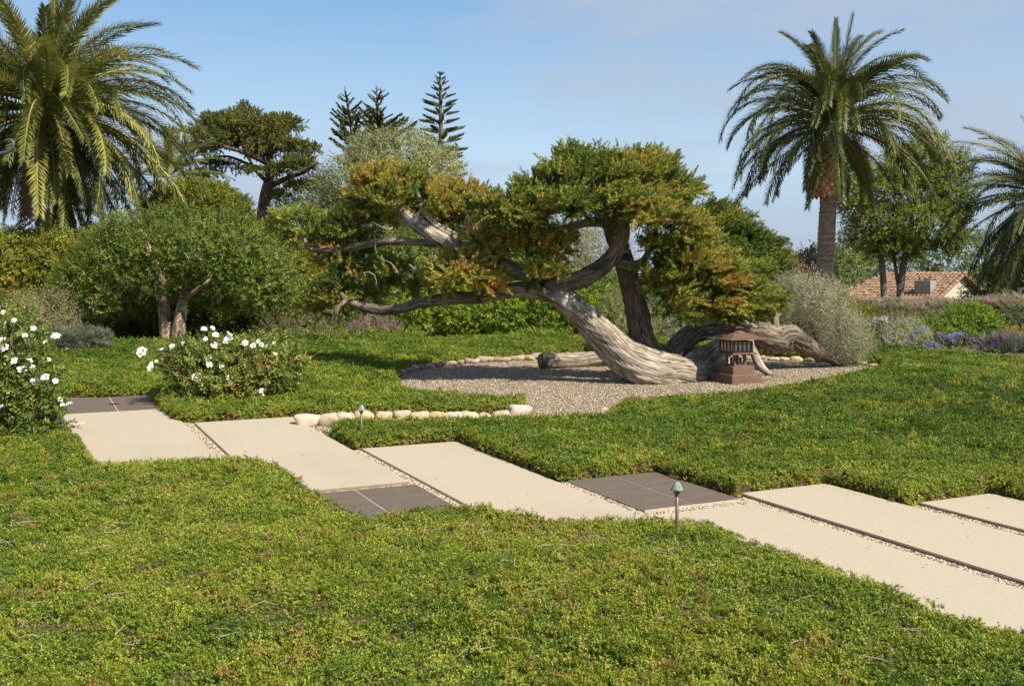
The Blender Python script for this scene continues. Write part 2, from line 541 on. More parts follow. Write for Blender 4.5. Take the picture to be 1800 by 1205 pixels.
def tuft(seed, mat, n=22, L_=.35, wd=.014, spread=.6, arch=.25):
    """arching strap or grass blades"""
    rg = np.random.default_rng(seed); b = LB()
    for _ in range(n):
        a = rg.uniform(0, 2 * PI); s_ = rg.uniform(.1, 1) * spread
        d = np.array([math.cos(a) * s_, math.sin(a) * s_, 1.]); d /= np.linalg.norm(d)
        ln = L_ * rg.uniform(.6, 1.1)
        p0 = np.zeros(3); q = np.array([-math.sin(a), math.cos(a), 0]) * wd / 2
        pts = []
        for k in range(5):
            t_ = k / 4
            pts.append(p0 + d * ln * t_ + np.array([math.cos(a), math.sin(a), -1.3]) * arch * ln * t_ * t_)
        for k in range(4):
            w0, w1 = 1 - (k / 4) ** 2, 1 - ((k + 1) / 4) ** 2 + .02
            i = len(b.v)
            b.v += [pts[k] - q * w0, pts[k] + q * w0, pts[k + 1] + q * w1, pts[k + 1] - q * w1]
            b.f.append((i, i + 1, i + 2, i + 3))
    return b.mesh('blade_tuft', mat)


def flower_head(seed, mat, R=.03, n=14, ps=.016):
    """small cluster of petals"""
    rg = np.random.default_rng(seed); b = LB()
    for _ in range(n):
        d = rdir(rg); d[2] = abs(d[2])
        b.leaf(d * R * .5, d + .4 * rdir(rg), rdir(rg), ps * rg.uniform(.8, 1.4), ps * .8, .1)
    return b.mesh('flower_head', mat)


SRC = {}


def source(name, me):
    o = bpy.data.objects.new(name, me)      # never linked: geometry nodes read its mesh only
    return o


def kit(key, fn, n=5):
    if key not in SRC:
        SRC[key] = [source(key, fn(100 + 7 * i)) for i in range(n)]
    return SRC[key]


GROUPS = {}


def scatter_group(srcs):
    key = tuple(o.name for o in srcs)
    if key in GROUPS:
        return GROUPS[key]
    g = bpy.data.node_groups.new('scatter', 'GeometryNodeTree')
    g.interface.new_socket('Geometry', in_out='INPUT', socket_type='NodeSocketGeometry')
    g.interface.new_socket('Geometry', in_out='OUTPUT', socket_type='NodeSocketGeometry')
    gi = g.nodes.new('NodeGroupInput'); go = g.nodes.new('NodeGroupOutput')
    jn = g.nodes.new('GeometryNodeJoinGeometry')
    for o in reversed(srcs):
        oi = g.nodes.new('GeometryNodeObjectInfo'); oi.inputs['Object'].default_value = o
        ti = g.nodes.new('GeometryNodeGeometryToInstance')
        g.links.new(oi.outputs['Geometry'], ti.inputs[0]); g.links.new(ti.outputs[0], jn.inputs[0])
    ip = g.nodes.new('GeometryNodeInstanceOnPoints'); ip.inputs['Pick Instance'].default_value = True

    def attr(nm, ty, sock):
        a = g.nodes.new('GeometryNodeInputNamedAttribute'); a.data_type = ty; a.inputs['Name'].default_value = nm
        o_ = [q for q in a.outputs if q.enabled and q.name == 'Attribute'][0]
        g.links.new(o_, ip.inputs[sock])
    attr('rot', 'QUATERNION', 'Rotation'); attr('scl', 'FLOAT_VECTOR', 'Scale'); attr('idx', 'INT', 'Instance Index')
    g.links.new(gi.outputs[0], ip.inputs['Points']); g.links.new(jn.outputs[0], ip.inputs['Instance'])
    g.links.new(ip.outputs[0], go.inputs[0])
    GROUPS[key] = g
    return g


def quats(D, rg):
    """rotation taking +Z to each row of D with random roll"""
    D = D / (np.linalg.norm(D, axis=1)[:, None] + 1e-9)
    n = len(D)
    # q1: z -> D
    w_ = 1 + D[:, 2]
    q1 = np.stack([w_, -D[:, 1], D[:, 0], np.zeros(n)], 1)
    bad = w_ < 1e-4
    q1[bad] = [0, 1, 0, 0]
    q1 /= np.linalg.norm(q1, axis=1)[:, None]
    a = rg.uniform(0, 2 * PI, n)
    c, s_ = np.cos(a / 2), np.sin(a / 2)          # roll about z first
    w1, x1, y1, z1 = q1.T
    return np.stack([w1 * c - z1 * s_, x1 * c + y1 * s_, y1 * c - x1 * s_, w1 * s_ + z1 * c], 1)


def scatter(name, P, D, scale, tint, srcs, parent=None, mat=None, seed=0, kind='stuff'):
    rg = np.random.default_rng(seed + 11)
    n = len(P)
    me = bpy.data.meshes.new(name)
    me.vertices.add(n)
    me.vertices.foreach_set('co', np.asarray(P, np.float32).ravel())
    q = quats(np.asarray(D, float), rg)
    me.attributes.new('rot', 'QUATERNION', 'POINT').data.foreach_set('value', q.astype(np.float32).ravel())
    sc = np.repeat(np.asarray(scale, np.float32).reshape(n, -1), 3, 1) if np.asarray(scale).ndim == 1 else np.asarray(scale, np.float32)
    me.attributes.new('scl', 'FLOAT_VECTOR', 'POINT').data.foreach_set('vector', sc.ravel())
    me.attributes.new('idx', 'INT', 'POINT').data.foreach_set('value', rg.integers(0, len(srcs), n).astype(np.int32))
    me.attributes.new('tint', 'FLOAT', 'POINT').data.foreach_set('value', np.clip(tint, 0.02, .98).astype(np.float32))
    me.materials.append(srcs[0].data.materials[0])
    o = obj(name, me, parent, True)
    md = o.modifiers.new('scatter', 'NODES'); md.node_group = scatter_group(srcs)
    if kind: o['kind'] = kind
    return o


def field(P, freq, seed, octv=3):
    """smooth pseudo-noise in about -1..1"""
    rg = np.random.default_rng(seed)
    P = np.asarray(P, float)
    o = np.zeros(len(P)); amp = 1.; tot = 0.
    for k in range(octv):
        s_ = np.zeros(len(P))
        for _ in range(5):
            d = rg.normal(size=P.shape[1]); d /= np.linalg.norm(d)
            s_ += np.sin(P @ d * freq * (2 ** k) * rg.uniform(.7, 1.4) + rg.uniform(0, 2 * PI))
        o += amp * s_ / 2.2; tot += amp; amp *= .55
    return o / tot


def lump_points(lumps, dens, rg, depth=.22, rough=.16, rfreq=3.0, gap=-9., seed=0, up=.35, lean=(0, 0, 0), under=1.0):
    """lumps in metres: centre(3), radii(3). Points on and just under an uneven surface, none deep inside another lump."""
    Ps, Ds = [], []
    cs = np.array([l[0] for l in lumps]); rs = np.array([l[1] for l in lumps])
    for c, r in zip(cs, rs):
        p_ = 1.6
        area = 4 * PI * (((r[0] * r[1]) ** p_ + (r[0] * r[2]) ** p_ + (r[1] * r[2]) ** p_) / 3) ** (1 / p_)
        n = int(area * dens) + 4
        u = rg.normal(size=(n, 3)); u /= np.linalg.norm(u, axis=1)[:, None]
        if under < 1: 
            kp = (u[:, 2] > -.15) | (rg.uniform(size=n) < under); u = u[kp]; n = len(u)
        k = 1 - np.abs(rg.normal(size=n)) * depth
        P = c + u * r * k[:, None]
        P = P + u * r * (rough * field(P, rfreq / 1.0, seed + 3))[:, None]
        inside = np.zeros(n, bool)
        for c2, r2 in zip(cs, rs):
            if c2 is c or (np.allclose(c2, c)): continue
            inside |= (((P - c2) / r2) ** 2).sum(1) < .62
        if gap > -5:
            inside |= field(P, rfreq * .8, seed + 9) < gap
        nn = u / r; nn /= np.linalg.norm(nn, axis=1)[:, None]
        D = nn * 1.0 + np.array([0, 0, up]) + np.array(lean) + rg.normal(size=(n, 3)) * .35
        Ps.append(P[~inside]); Ds.append(D[~inside])
    return np.vstack(Ps), np.vstack(Ds)


def lumpspx(q, zf=1.0):
    """(px, py, rx, ry, Y[, depth scale]) -> metres"""
    o = []
    for e in q:
        x, y, rx, ry, Y = e[:5]; k = Y / F
        d = e[5] if len(e) > 5 else 1.0
        o.append((PX(x, y, Y), np.array([rx * k, (rx * .6 + ry * .6) * k * d * zf, ry * k])))
    return o


DENS = 1.55


def crown(parent, q, srcs, dens, size, tint=.5, tvar=.18, seed=1, name='crown', label=None, tfreq=1.2, tamp=.2, keepz=-9, zf=1.0, **kw):
    rg = np.random.default_rng(seed)
    P, D = lump_points(lumpspx(q, zf), dens * DENS, rg, seed=seed, **kw)
    if keepz > -9:
        k = P[:, 2] > keepz; P, D = P[k], D[k]
    t_ = tint + tamp * field(P, tfreq, seed + 5) + rg.normal(size=len(P)) * tvar
    o = scatter(name, P, D, size * rg.uniform(.65, 1.3, len(P)), t_, srcs, parent, seed=seed)
    return tag(o, label)


def plant(name, label, cat, q, srcs, dens, size, group=None, stems=None, **kw):
    """a shrub: Empty at its foot, one foliage part, a few stems"""
    base = PX(q[0][0], q[0][1] + q[0][3], q[0][4])
    zb = kw.pop('ground', 0.0)
    t_ = empty(name, (base[0], base[1], zb), 0, label, cat, group)
    crown(t_, q, srcs, dens, size, name='foliage', keepz=zb + .0, **kw)
    if stems is not None:
        mat, ns, rad = stems
        mb = []
        rg = np.random.default_rng(kw.get('seed', 1) + 77)
        for i in range(ns):
            e = q[i % len(q)]
            a = base * [1, 1, 0] + np.array([rg.normal() * .15, rg.normal() * .15, zb - .05])
            top = PX(e[0] + rg.normal() * e[2] * .3, e[1] + rg.normal() * e[3] * .2, e[4])
            mid = (a + top) / 2 + rg.normal(size=3) * .12
            limb('stem', t_, [a, mid, top], [rad, rad * .8, rad * .35], mat, n=7, step=.2, ridge=.05, knob=.05, seed=i)
    return t_


# ------------------------------------------------------------------ ground, path
def ground_z(x, y):
    t_ = np.clip((y - 37 + .0 * x) / 22, 0, 1); t_ = t_ * t_ * (3 - 2 * t_)
    return -.10 - 4.2 * t_


xs = np.concatenate([[-2500, -900, -300, -120], np.linspace(-60, 60, 41), [120, 300, 900, 2500]])
ys = np.concatenate([[-40, -10], np.linspace(0, 70, 36), [90, 150, 400, 1200, 4000]])
gv = [(x, y, float(ground_z(x, y))) for y in ys for x in xs]
nx = len(xs)
gf = [(j * nx + i, j * nx + i + 1, (j + 1) * nx + i + 1, (j + 1) * nx + i) for j in range(len(ys) - 1) for i in range(nx - 1)]
g_ = obj('ground', mesh_of('ground', gv, gf, M['soil'], smooth=True))
tag(g_, 'brown garden soil and falling ground beyond the beds', None, None, 'structure')

# gravel sheet: under the path and as the bed round the old tree
def flat_poly(name, pts, z, mat, grid=None):
    v = [(p[0], p[1], z) for p in pts]
    tr = geometry.tessellate_polygon([[Vector(p) for p in v]])
    tr = [t if (Vector(v[t[1]]) - Vector(v[t[0]])).cross(Vector(v[t[2]]) - Vector(v[t[0]])).z > 0 else t[::-1] for t in tr]
    return mesh_of(name, v, tr, mat)


ZG = -.024
gp = [(-9, 3), (9, 3), (9, 30), (-9, 30)]
path = obj('gravel_path', flat_poly('gravel_path', gp, ZG, M['gravel']))
tag(path, 'pea gravel bed and joints around pale slabs and old tree', None, None, 'structure')


def paver(name, a0, a1, b0, b1, z=0.0, th=.11, mats=None, parent=None, bev=.006):
    mb = MB()
    c = AB((a0 + a1) / 2, (b0 + b1) / 2)
    # local x along B, y along A
    d = ((b1 - b0), (a1 - a0), th)
    x, y, zz = [q / 2 for q in d]
    me = bpy.data.meshes.new(name)
    bm = bmesh.new()
    bmesh.ops.create_cube(bm, size=1, matrix=Matrix.Diagonal((d[0], d[1], d[2], 1)))
    bmesh.ops.bevel(bm, geom=[e for e in bm.edges], offset=bev, segments=2, affect='EDGES', clamp_overlap=True)
    bm.normal_update()
    for f in bm.faces:
        f.material_index = 0 if f.normal.z > .3 else 1
    bm.to_mesh(me); bm.free()
    for m_ in mats: me.materials.append(m_)
    o = obj(name, me, parent)
    o.location = (c[0], c[1], z - th / 2)
    o.rotation_euler = (0, 0, math.atan2(BX[1], BX[0]))
    return o


slabs = [(11.4, 14.0, -1.05, .24, 0.002), (9.2, 13.62, .35, 1.60, 0.0), (8.05, 12.28, 1.71, 2.86, .004), (4.6, 9.80, 2.96, 3.98, 0.0), (0.9, 6.23, 4.06, 4.97, -.004),
         (.2, 6.52, 5.07, 5.94, .006), (-.2, 5.68, 6.09, 6.86, .004)]
for s_ in slabs:
    paver('paving_slab', s_[0], s_[1], s_[2], s_[3], s_[4], mats=[M['concrete'], M['slab_side']], parent=path)
for (a0, a1, b0, b1, z, ca, cb) in [(13.74, 15.35, .32, 1.53, 0., 14.5, .99), (6.55, 7.97, 1.76, 2.88, -.002, 7.30, 2.36), (6.36, 7.54, 4.08, 4.95, .004, 6.98, 4.52)]:
    paver('grout_bed', a0, a1, b0, b1, z - .003, mats=[M['grout'], M['grout']], parent=path, bev=.002)
    g2 = .006
    for (p, q) in ((a0, ca), (ca, a1)):
        for (r, s_) in ((b0, cb), (cb, b1)):
            paver('paving_tile', p + g2, q - g2, r + g2, s_ - g2, z, .02, [M['tile'], M['tile']], path, .0015)

# pebbles in the joints and over the bed (nobody could count them)
def pebble_mesh(seed):
    bm = bmesh.new(); bmesh.ops.create_icosphere(bm, subdivisions=1, radius=1)
    rg = np.random.default_rng(seed)
    for v in bm.verts: v.co = Vector((v.co.x * 1.2, v.co.y * .9, v.co.z * .6)) * float(rg.uniform(.8, 1.15))
    me = bpy.data.meshes.new('pebble'); bm.to_mesh(me); bm.free()
    me.polygons.foreach_set('use_smooth', [True] * len(me.polygons)); me.materials.append(M['pebble']); return me


PB = kit('pebble', pebble_mesh, 4)


def inpoly(P, poly):
    x, y = P[:, 0], P[:, 1]; r = np.zeros(len(P), bool)
    n = len(poly)
    for i in range(n):
        x1, y1 = poly[i]; x2, y2 = poly[(i + 1) % n]
        if y1 == y2: continue
        c = ((y1 > y) != (y2 > y)) & (x < (x2 - x1) * (y - y1) / (y2 - y1) + x1)
        r ^= c
    return r


rg = np.random.default_rng(3)
pts = []
for (a0, a1, b0, b1, n) in [(2.2, 6.6, 4.97, 5.09, 4200), (5.9, 7.6, 3.97, 4.09, 1500), (4.2, 6.0, 5.93, 6.10, 2400), (6.0, 10.0, 2.85, 2.97, 3600), (8.8, 12.6, 1.59, 1.72, 2800),
                            (6.22, 6.37, 4.0, 5.1, 1500), (7.96, 8.06, 1.9, 2.95, 1000), (9.7, 12.2, 2.85, 3.5, 2500), (7.5, 7.62, 3.95, 4.1, 100)]:
    a = rg.uniform(a0, a1, n); b = rg.uniform(b0, b1, n)
    pts.append(np.outer(a, AX) + np.outer(b, BX))
bedpoly = [GP(*p, z=ZG) for p in [(930, 742), (1062, 738), (1090, 712), (1300, 695), (1480, 668), (1560, 645), (1440, 628), (1330, 626), (1040, 622), (830, 632), (700, 652), (690, 668), (720, 690), (910, 712)]]
bb = np.array(bedpoly)
q = np.stack([rg.uniform(bb[:, 0].min(), bb[:, 0].max(), 140000), rg.uniform(bb[:, 1].min(), bb[:, 1].max(), 140000)], 1)
q = q[inpoly(q, bedpoly)][:44000]
pts.append(q)
P2 = np.vstack(pts)
sc = np.concatenate([rg.uniform(.006, .0115, len(P2) - len(q)), rg.uniform(.006, .0125, len(q))])
P3 = np.column_stack([P2, np.full(len(P2), ZG + .003) + sc * .2])
# joints: pile a little towards the slab tops
o = scatter('pebbles', P3, np.column_stack([rg.normal(size=len(P3)) * .25, rg.normal(size=len(P3)) * .25, np.ones(len(P3))]), sc, rg.uniform(0, 1, len(P3)), PB, path)

# ------------------------------------------------------------------ ground cover
M['cover'] = leafmat('creeping_ground_cover', [(0, (.040, .072, .008)), (.3, (.105, .165, .016)), (.55, (.20, .255, .027)), (.77, (.345, .36, .045)), (.89, (.36, .28, .07)), (1, (.28, .14, .06))], .35, .5, .22)
KC = kit('ground_cover_sprig', lambda s: sprig_cluster(s, M['cover']), 8)

near = [GP(x, y, .10) for x, y in [(-420, 800), (-60, 772), (0, 768), (60, 762), (105, 757), (133, 764), (148, 790), (165, 817), (245, 812), (330, 810), (450, 808), (482, 815), (515, 838), (556, 868), (600, 893), (650, 910),
                                   (700, 902), (780, 891), (832, 890), (885, 893), (940, 911), (1000, 914), (1140, 912), (1190, 913), (1250, 922), (1320, 950), (1400, 975), (1480, 1006), (1540, 1022),
                                   (1620, 1056), (1700, 1086), (1800, 1110), (1900, 1145), (2000, 1185), (2000, 1330), (-420, 1330)]]
far = [GP(x, y, 0) for x, y in [(-500, 690), (100, 696), (266, 694), (290, 720), (312, 737), (336, 740), (420, 736), (516, 731)]]
far += [GP(x, y, .02) for x, y in [(560, 727), (700, 727), (800, 724), (890, 719), (915, 715), (918, 708)]]
far += [GP(x, y, .08) for x, y in [(880, 703), (800, 697), (725, 690), (700, 680)]]
far += [GP(x, y, 0) for x, y in [(690, 666), (702, 652), (760, 641), (830, 632), (900, 628), (1050, 621), (1200, 620), (1330, 622), (1420, 628), (1500, 638), (1555, 640)]]
far += [GP(x, y, .08) for x, y in [(1562, 646), (1480, 664), (1400, 680), (1300, 694), (1200, 701), (1100, 710), (1078, 722), (1064, 735), (930, 739), (800, 741), (700, 742), (620, 744), (588, 749)]]
far += [GP(x, y, 0) for x, y in [(586, 764), (626, 788), (634, 785)]]
far += [AB(9.84, 2.98), AB(9.82, 4.02), AB(7.60, 4.03), AB(7.57, 4.10), AB(7.58, 4.99), AB(6.5, 5.0), AB(6.56, 5.1), AB(6.56, 5.98), AB(5.70, 5.98), AB(5.72, 6.12), AB(5.72, 6.90), AB(4.4, 6.92), AB(4.4, 8.6)]
far += [np.array([9.5, 12.]), np.array([14, 20.])]
far += [GP(x, y, 0) for x, y in [(1960, 655), (1800, 641), (1700, 632), (1560, 619), (1480, 610), (1300, 603), (1100, 600), (900, 600), (740, 604), (560, 612), (480, 611), (300, 607), (100, 611), (-100, 615), (-500, 640)]]


def dist_poly(P, poly):
    d = np.full(len(P), 1e9)
    nn = np.zeros((len(P), 2))
    poly = np.array(poly)
    for i in range(len(poly)):
        a, b = poly[i], poly[(i + 1) % len(poly)]
        e = b - a
        t_ = np.clip(((P - a) @ e) / (e @ e + 1e-12), 0, 1)
        q_ = P - (a + t_[:, None] * e)
        dd = np.linalg.norm(q_, axis=1)
        k = dd < d
        d[k] = dd[k]
        nn[k] = q_[k]
    return d, nn / (np.linalg.norm(nn, axis=1)[:, None] + 1e-9)


def cover_h(P, d, top):
    e = np.clip(d / .10, 0, 1)
    return top * np.sqrt(1 - (1 - e) ** 2) + (.020 * field(P, 2.2, 21) + .016 * field(P, 9, 22)) * np.clip(d / .3, .15, 1)


def cover(name, poly, top, label, seed, spacing, shift=0., dryness=.55):
    rg = np.random.default_rng(seed)
    pa = np.array(poly)
    # dense outline with slight waver
    rim = []
    for i in range(len(pa)):
        a, b = pa[i], pa[(i + 1) % len(pa)]
        n = max(1, int(np.linalg.norm(b - a) / .12))
        for k in range(n): rim.append(a + (b - a) * k / n)
    rim = np.array(rim)
    rim += np.stack([field(rim, 5, 31), field(rim, 5, 32)], 1) * .018
    lo, hi = rim.min(0), rim.max(0)
    st = .16
    gx, gy = np.meshgrid(np.arange(lo[0], hi[0], st), np.arange(lo[1], hi[1], st))
    q = np.stack([gx.ravel(), gy.ravel()], 1) + rg.uniform(-.05, .05, (gx.size, 2))
    q = q[inpoly(q, rim)]
    vis = (np.abs(q[:, 0]) < q[:, 1] * .62 + 2.0)
    q = q[vis]
    d, _ = dist_poly(q, rim)
    q = q[d > .03]; d = d[d > .03]
    nr = len(rim)
    allp = np.vstack([rim, q])
    edges = [(i, (i + 1) % nr) for i in range(nr)]
    res = geometry.delaunay_2d_cdt([Vector(p) for p in allp], edges, [], 1, 1e-5)
    vv = np.array([(p.x, p.y) for p in res[0]])
    dd, _ = dist_poly(vv, rim)
    z = cover_h(vv, dd, top) - .03
    z[dd < 1e-3] = top * .35
    v = [(a[0], a[1], h) for a, h in zip(vv, z)]
    f = [list(t_) for t_ in res[2]]
    k = len(v)
    v += [(a[0], a[1], ZG - .03) for a in rim] + [(a[0], a[1], top * .35) for a in rim]
    for i in range(nr):
        j = (i + 1) % nr
        f.append([k + i, k + j, k + nr + j, k + nr + i])
    base = obj(name, mesh_of(name, v, f, M['thatch'], smooth=False))
    tag(base, label, None, None, 'stuff')
    # sprigs, thinner with distance
    Ps, Ds, Sc, Ti = [], [], [], []
    Y0 = max(3.6, lo[1])
    y = Y0
    while y < hi[1]:
        y1 = min(hi[1], y * 1.16)
        ym = (y + y1) / 2
        wx = ym * .56 + 1.0
        s_ = spacing * max(1., ym / 6.) ** .72
        area = (y1 - y) * 2 * wx
        n = int(area / s_ ** 2)
        p = np.stack([rg.uniform(-wx, wx, n), rg.uniform(y, y1, n)], 1)
        p = p[inpoly(p, rim)]
        if len(p):
            d, nn = dist_poly(p, rim)
            bare = field(p, 2.7, 41, 4)
            keep = (bare > -.92) | (rg.uniform(size=len(p)) < .32)
            p, d, nn, bare = p[keep], d[keep], nn[keep], bare[keep]
            h = cover_h(p, d, top)
            ed = np.exp(-d / .07)
            Ps.append(np.column_stack([p, h - .035]))
            Ds.append(np.column_stack([-nn * ed[:, None] * .8 + rg.normal(size=(len(p), 2)) * .25 + .22 * np.stack([field(p, 3, 51), field(p, 3, 52)], 1), np.ones(len(p))]))
            Sc.append(s_ / .050 * rg.uniform(.75, 1.35, len(p)))
            ti = .47 + shift + .17 * field(p, .55, 61) + .19 * field(p, 4.2, 62) + rg.normal(size=len(p)) * .13
            dry = field(p, 1.5, 63, 4)
            ti = np.where((dry > .72) & (rg.uniform(size=len(p)) < dryness), .86 + rg.normal(size=len(p)) * .06, ti)
            ti = ti + .16 * ed
            Ti.append(ti)
        y = y1
    # longer runners that stand out of the mat here and there
    nrun = 2600
    yy = 4.0 + (min(hi[1], 16.) - 4.0) * rg.uniform(0, 1, nrun) ** 1.6
    p = np.stack([rg.uniform(-1, 1, nrun) * (yy * .56 + 1), yy], 1)
    p = p[inpoly(p, rim)]
    p = p[field(p, 1.9, 71, 3) > .1]
    if len(p):
        d, nn = dist_poly(p, rim); h = cover_h(p, d, top)
        a = rg.uniform(0, 2 * PI, len(p))
        for q_ in range(3):
            off = np.stack([np.cos(a), np.sin(a)], 1) * .028 * q_
            Ps.append(np.column_stack([p + off, h - .020 + .006 * q_])); Ds.append(np.column_stack([np.cos(a) * 1.3, np.sin(a) * 1.3, np.full(len(p), .9)]))
            Sc.append(rg.uniform(.55, .95, len(p)) * np.maximum(1, p[:, 1] / 8.)); Ti.append(.55 + .1 * q_ + rg.normal(size=len(p)) * .14)
    # rim sprigs hanging over the edge
    sm = rim[(np.abs(rim[:, 0]) < rim[:, 1] * .6 + 1.0)]
    for i in range(nr):
        a, b = rim[i], rim[(i + 1) % nr]
        c = (a + b) / 2
        if abs(c[0]) > c[1] * .56 + .6 or c[1] < 3.5: continue
        e = b - a; ln = np.linalg.norm(e)
        if ln < 1e-6: continue
        nrm = np.array([e[1], -e[0]]) / ln
        if inpoly(np.array([c + nrm * .02]), rim)[0]: nrm = -nrm
        s_ = spacing * max(1., c[1] / 6.) ** .72
        n = int(math.ceil(ln / s_ * (3.4 if c[1] < 14 else 2.2)))
        t_ = rg.uniform(0, 1, n)
        hz = rg.uniform(-.01, top * .9, n)
        p = a + t_[:, None] * e + nrm * (rg.uniform(-.03, .012, n))[:, None]
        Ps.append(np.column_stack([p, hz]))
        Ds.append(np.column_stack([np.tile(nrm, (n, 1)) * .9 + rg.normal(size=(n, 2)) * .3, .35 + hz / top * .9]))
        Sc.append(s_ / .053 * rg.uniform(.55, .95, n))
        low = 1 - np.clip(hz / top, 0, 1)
        Ti.append(.52 + .16 * low + rg.normal(size=n) * .13 + np.where(rg.uniform(size=n) < .28 * low, .28, 0))  # sunlit yellow put into the lower rim's tint; random extra step makes dry sprigs
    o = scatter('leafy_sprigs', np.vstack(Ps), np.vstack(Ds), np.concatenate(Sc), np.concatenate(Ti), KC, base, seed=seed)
    return base


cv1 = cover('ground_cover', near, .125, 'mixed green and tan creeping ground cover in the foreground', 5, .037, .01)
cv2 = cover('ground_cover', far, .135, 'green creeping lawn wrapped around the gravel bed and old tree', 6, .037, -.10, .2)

# dry twigs lying in the foreground
rg = np.random.default_rng(12)
mb = MB()
for i in range(420):
    p = np.array([rg.uniform(-4.5, 3.5), rg.uniform(4.3, 8.5)])
    if not inpoly(p[None], near)[0] or dist_poly(p[None], near)[0][0] < .3: continue
    if field(p[None], 1.5, 63, 4)[0] < .1 and rg.uniform() < .6: continue
    for _ in range(rg.integers(1, 4)):
        a = rg.normal() * .7; ln = rg.uniform(.05, .18)
        c = np.append(p + rg.normal(size=2) * .06, .118 + rg.uniform(-.01, .012))
        d = np.array([math.cos(a), math.sin(a), rg.normal() * .12])
        b_ = rg.normal(size=3) * .015
        mb.tube([c - d * ln / 2, c + b_, c + d * ln / 2], [.0016, .0026, .0012], 5)
tw = mb.build('dry_twigs', M['dead'])
tag(tw, 'dry grey twigs scattered in the foreground ground cover', None, None, 'stuff')


# ------------------------------------------------------------------ house
def house():
    r = np.array([.766, .643, 0]); e = np.array([.643, -.766, 0])
    P2 = np.array([25.8, 58., 1.69]); P3 = P2 - 4.8 * e
    run, drop, hip = 5.4, 2.44, 3.4
    Q2 = P2 - run * r - [0, 0, drop]; Q3 = P3 - run * r - hip * e - [0, 0, drop]
    h = empty('house', (Q2 + Q3) / 2 * [1, 1, 0] + [0, 0, -4.2], 0, 'cream house with weathered clay tile roof down behind the flower bed hedge', 'house')
    nrm = np.cross(P2 - Q2, P3 - P2); nrm /= np.linalg.norm(nrm)
    if nrm[2] < 0: nrm = -nrm
    dn = (Q2 - P2); sl_ = np.linalg.norm(dn); dn /= sl_
    # deck under the tiles
    mb = MB()
    B2, B3 = P2 + 2 * run * r * .5, P3 + 2 * run * r * .5
    D2, D3 = P2 + run * r - [0, 0, drop], P3 + run * r - [0, 0, drop]
    t_ = np.array([0, 0, -.12])
    a = [P3, P2, Q2, Q3, D2, D3]
    mb.add(a + [p + t_ for p in a], [(0, 3, 2, 1), (0, 1, 4, 5), (6, 7, 8, 9), (6, 11, 10, 7), (3, 9, 8, 2), (2, 8, 7, 1), (1, 7, 10, 4), (0, 5, 11, 6), (0, 6, 9, 3), (4, 10, 11, 5)])
    mb.build('roof_deck', M['rooftile'], h, world=True)
    # barrel tiles, course by course
    mb = MB()
    rg = np.random.default_rng(4)
    cw, cl_ = .235, .36
    W0 = -np.dot(P3 - P2, e) + hip + .2
    nc = int(sl_ / cl_) + 1
    for i in range(nc):
        s0 = i * cl_
        left = 4.8 + hip * s0 / sl_
        for k in range(int(left / cw) + 1):
            off = -(k + .3) * cw
            c0 = P2 + e * off + dn * s0 + nrm * .02
            jit = rg.normal() * .012
            ln = cl_ * 1.12
            up = nrm * .05
            V, Fq = [], []
            for q in range(5):
                an = PI * q / 4
                o_ = e * math.cos(an) * cw * .46 + nrm * math.sin(an) * (.085 + jit)
                V += [c0 + o_ + nrm * .0, c0 + o_ * 1.06 + dn * ln + nrm * .035]
            for q in range(4): Fq.append((2 * q, 2 * q + 1, 2 * q + 3, 2 * q + 2))
            Fq.append((1, 3, 5, 7, 9))
            mb.add(V, Fq)
    o_ = mb.build('roof_tiles', M['rooftile'], h, world=True); o_['kind'] = 'stuff'
    # rake tiles along the right edge
    for i in range(nc):
        mb = MB()
        c0 = P2 + dn * i * cl_ + nrm * .05 + e * .06
        v, f, _ = tube_geo([c0, c0 + dn * cl_ * 1.1 + nrm * .03], [.10, .115], 8)
        mb.add(v, f).build('rake_tile', M['rooftile'], h, world=True)
    # walls
    mb = MB()
    i_ = -.35 * e
    A_, Bm, Cc = Q2 + .5 * r + i_ + [0, 0, .05], P2 + i_ + [0, 0, -.14], P2 + i_ + (run - .5) * r - [0, 0, drop + .02]
    A_ = Q2 + .5 * r + i_ + [0, 0, .10 - .02]
    z0 = np.array([1, 1, 0])
    lo = lambda p: p * z0 + [0, 0, -4.4]
    A3, C3 = A_ - 4.1 * e, Cc - 4.1 * e; B3 = Bm - 4.1 * e
    V = [A_, Bm, Cc, lo(Cc), lo(A_), A3, B3, C3, lo(C3), lo(A3)]
    mb.add(V, [(0, 4, 3, 2, 1), (5, 6, 7, 8, 9), (0, 5, 9, 4), (2, 3, 8, 7)])
    mb.build('wall', M['plaster'], h, world=True)
    wv = MB().box(A_ * z0 + r * 3.0 + e * .02 + [0, 0, -.75], (.06, .7, 1.3), math.atan2(r[1], r[0]) - PI / 2)
    wv.build('window', M['wood_end'], h, world=True)
    c = PX(1626, 496, 57.2)
    an = math.atan2(e[1], e[0])
    MB().box(c + [0, 0, -.36], (.95, .6, .9), an).build('chimney', M['chimney'], h, bevel=.02, world=True)
    for d in (-.28, .05, .3):
        MB().lathe([(.0, .2), (.09, .2), (.10, .0), (.12, -.02)], 10, c + e * d + [0, 0, .09]).build('chimney_pot', M['rooftile'], h, world=True)


house()


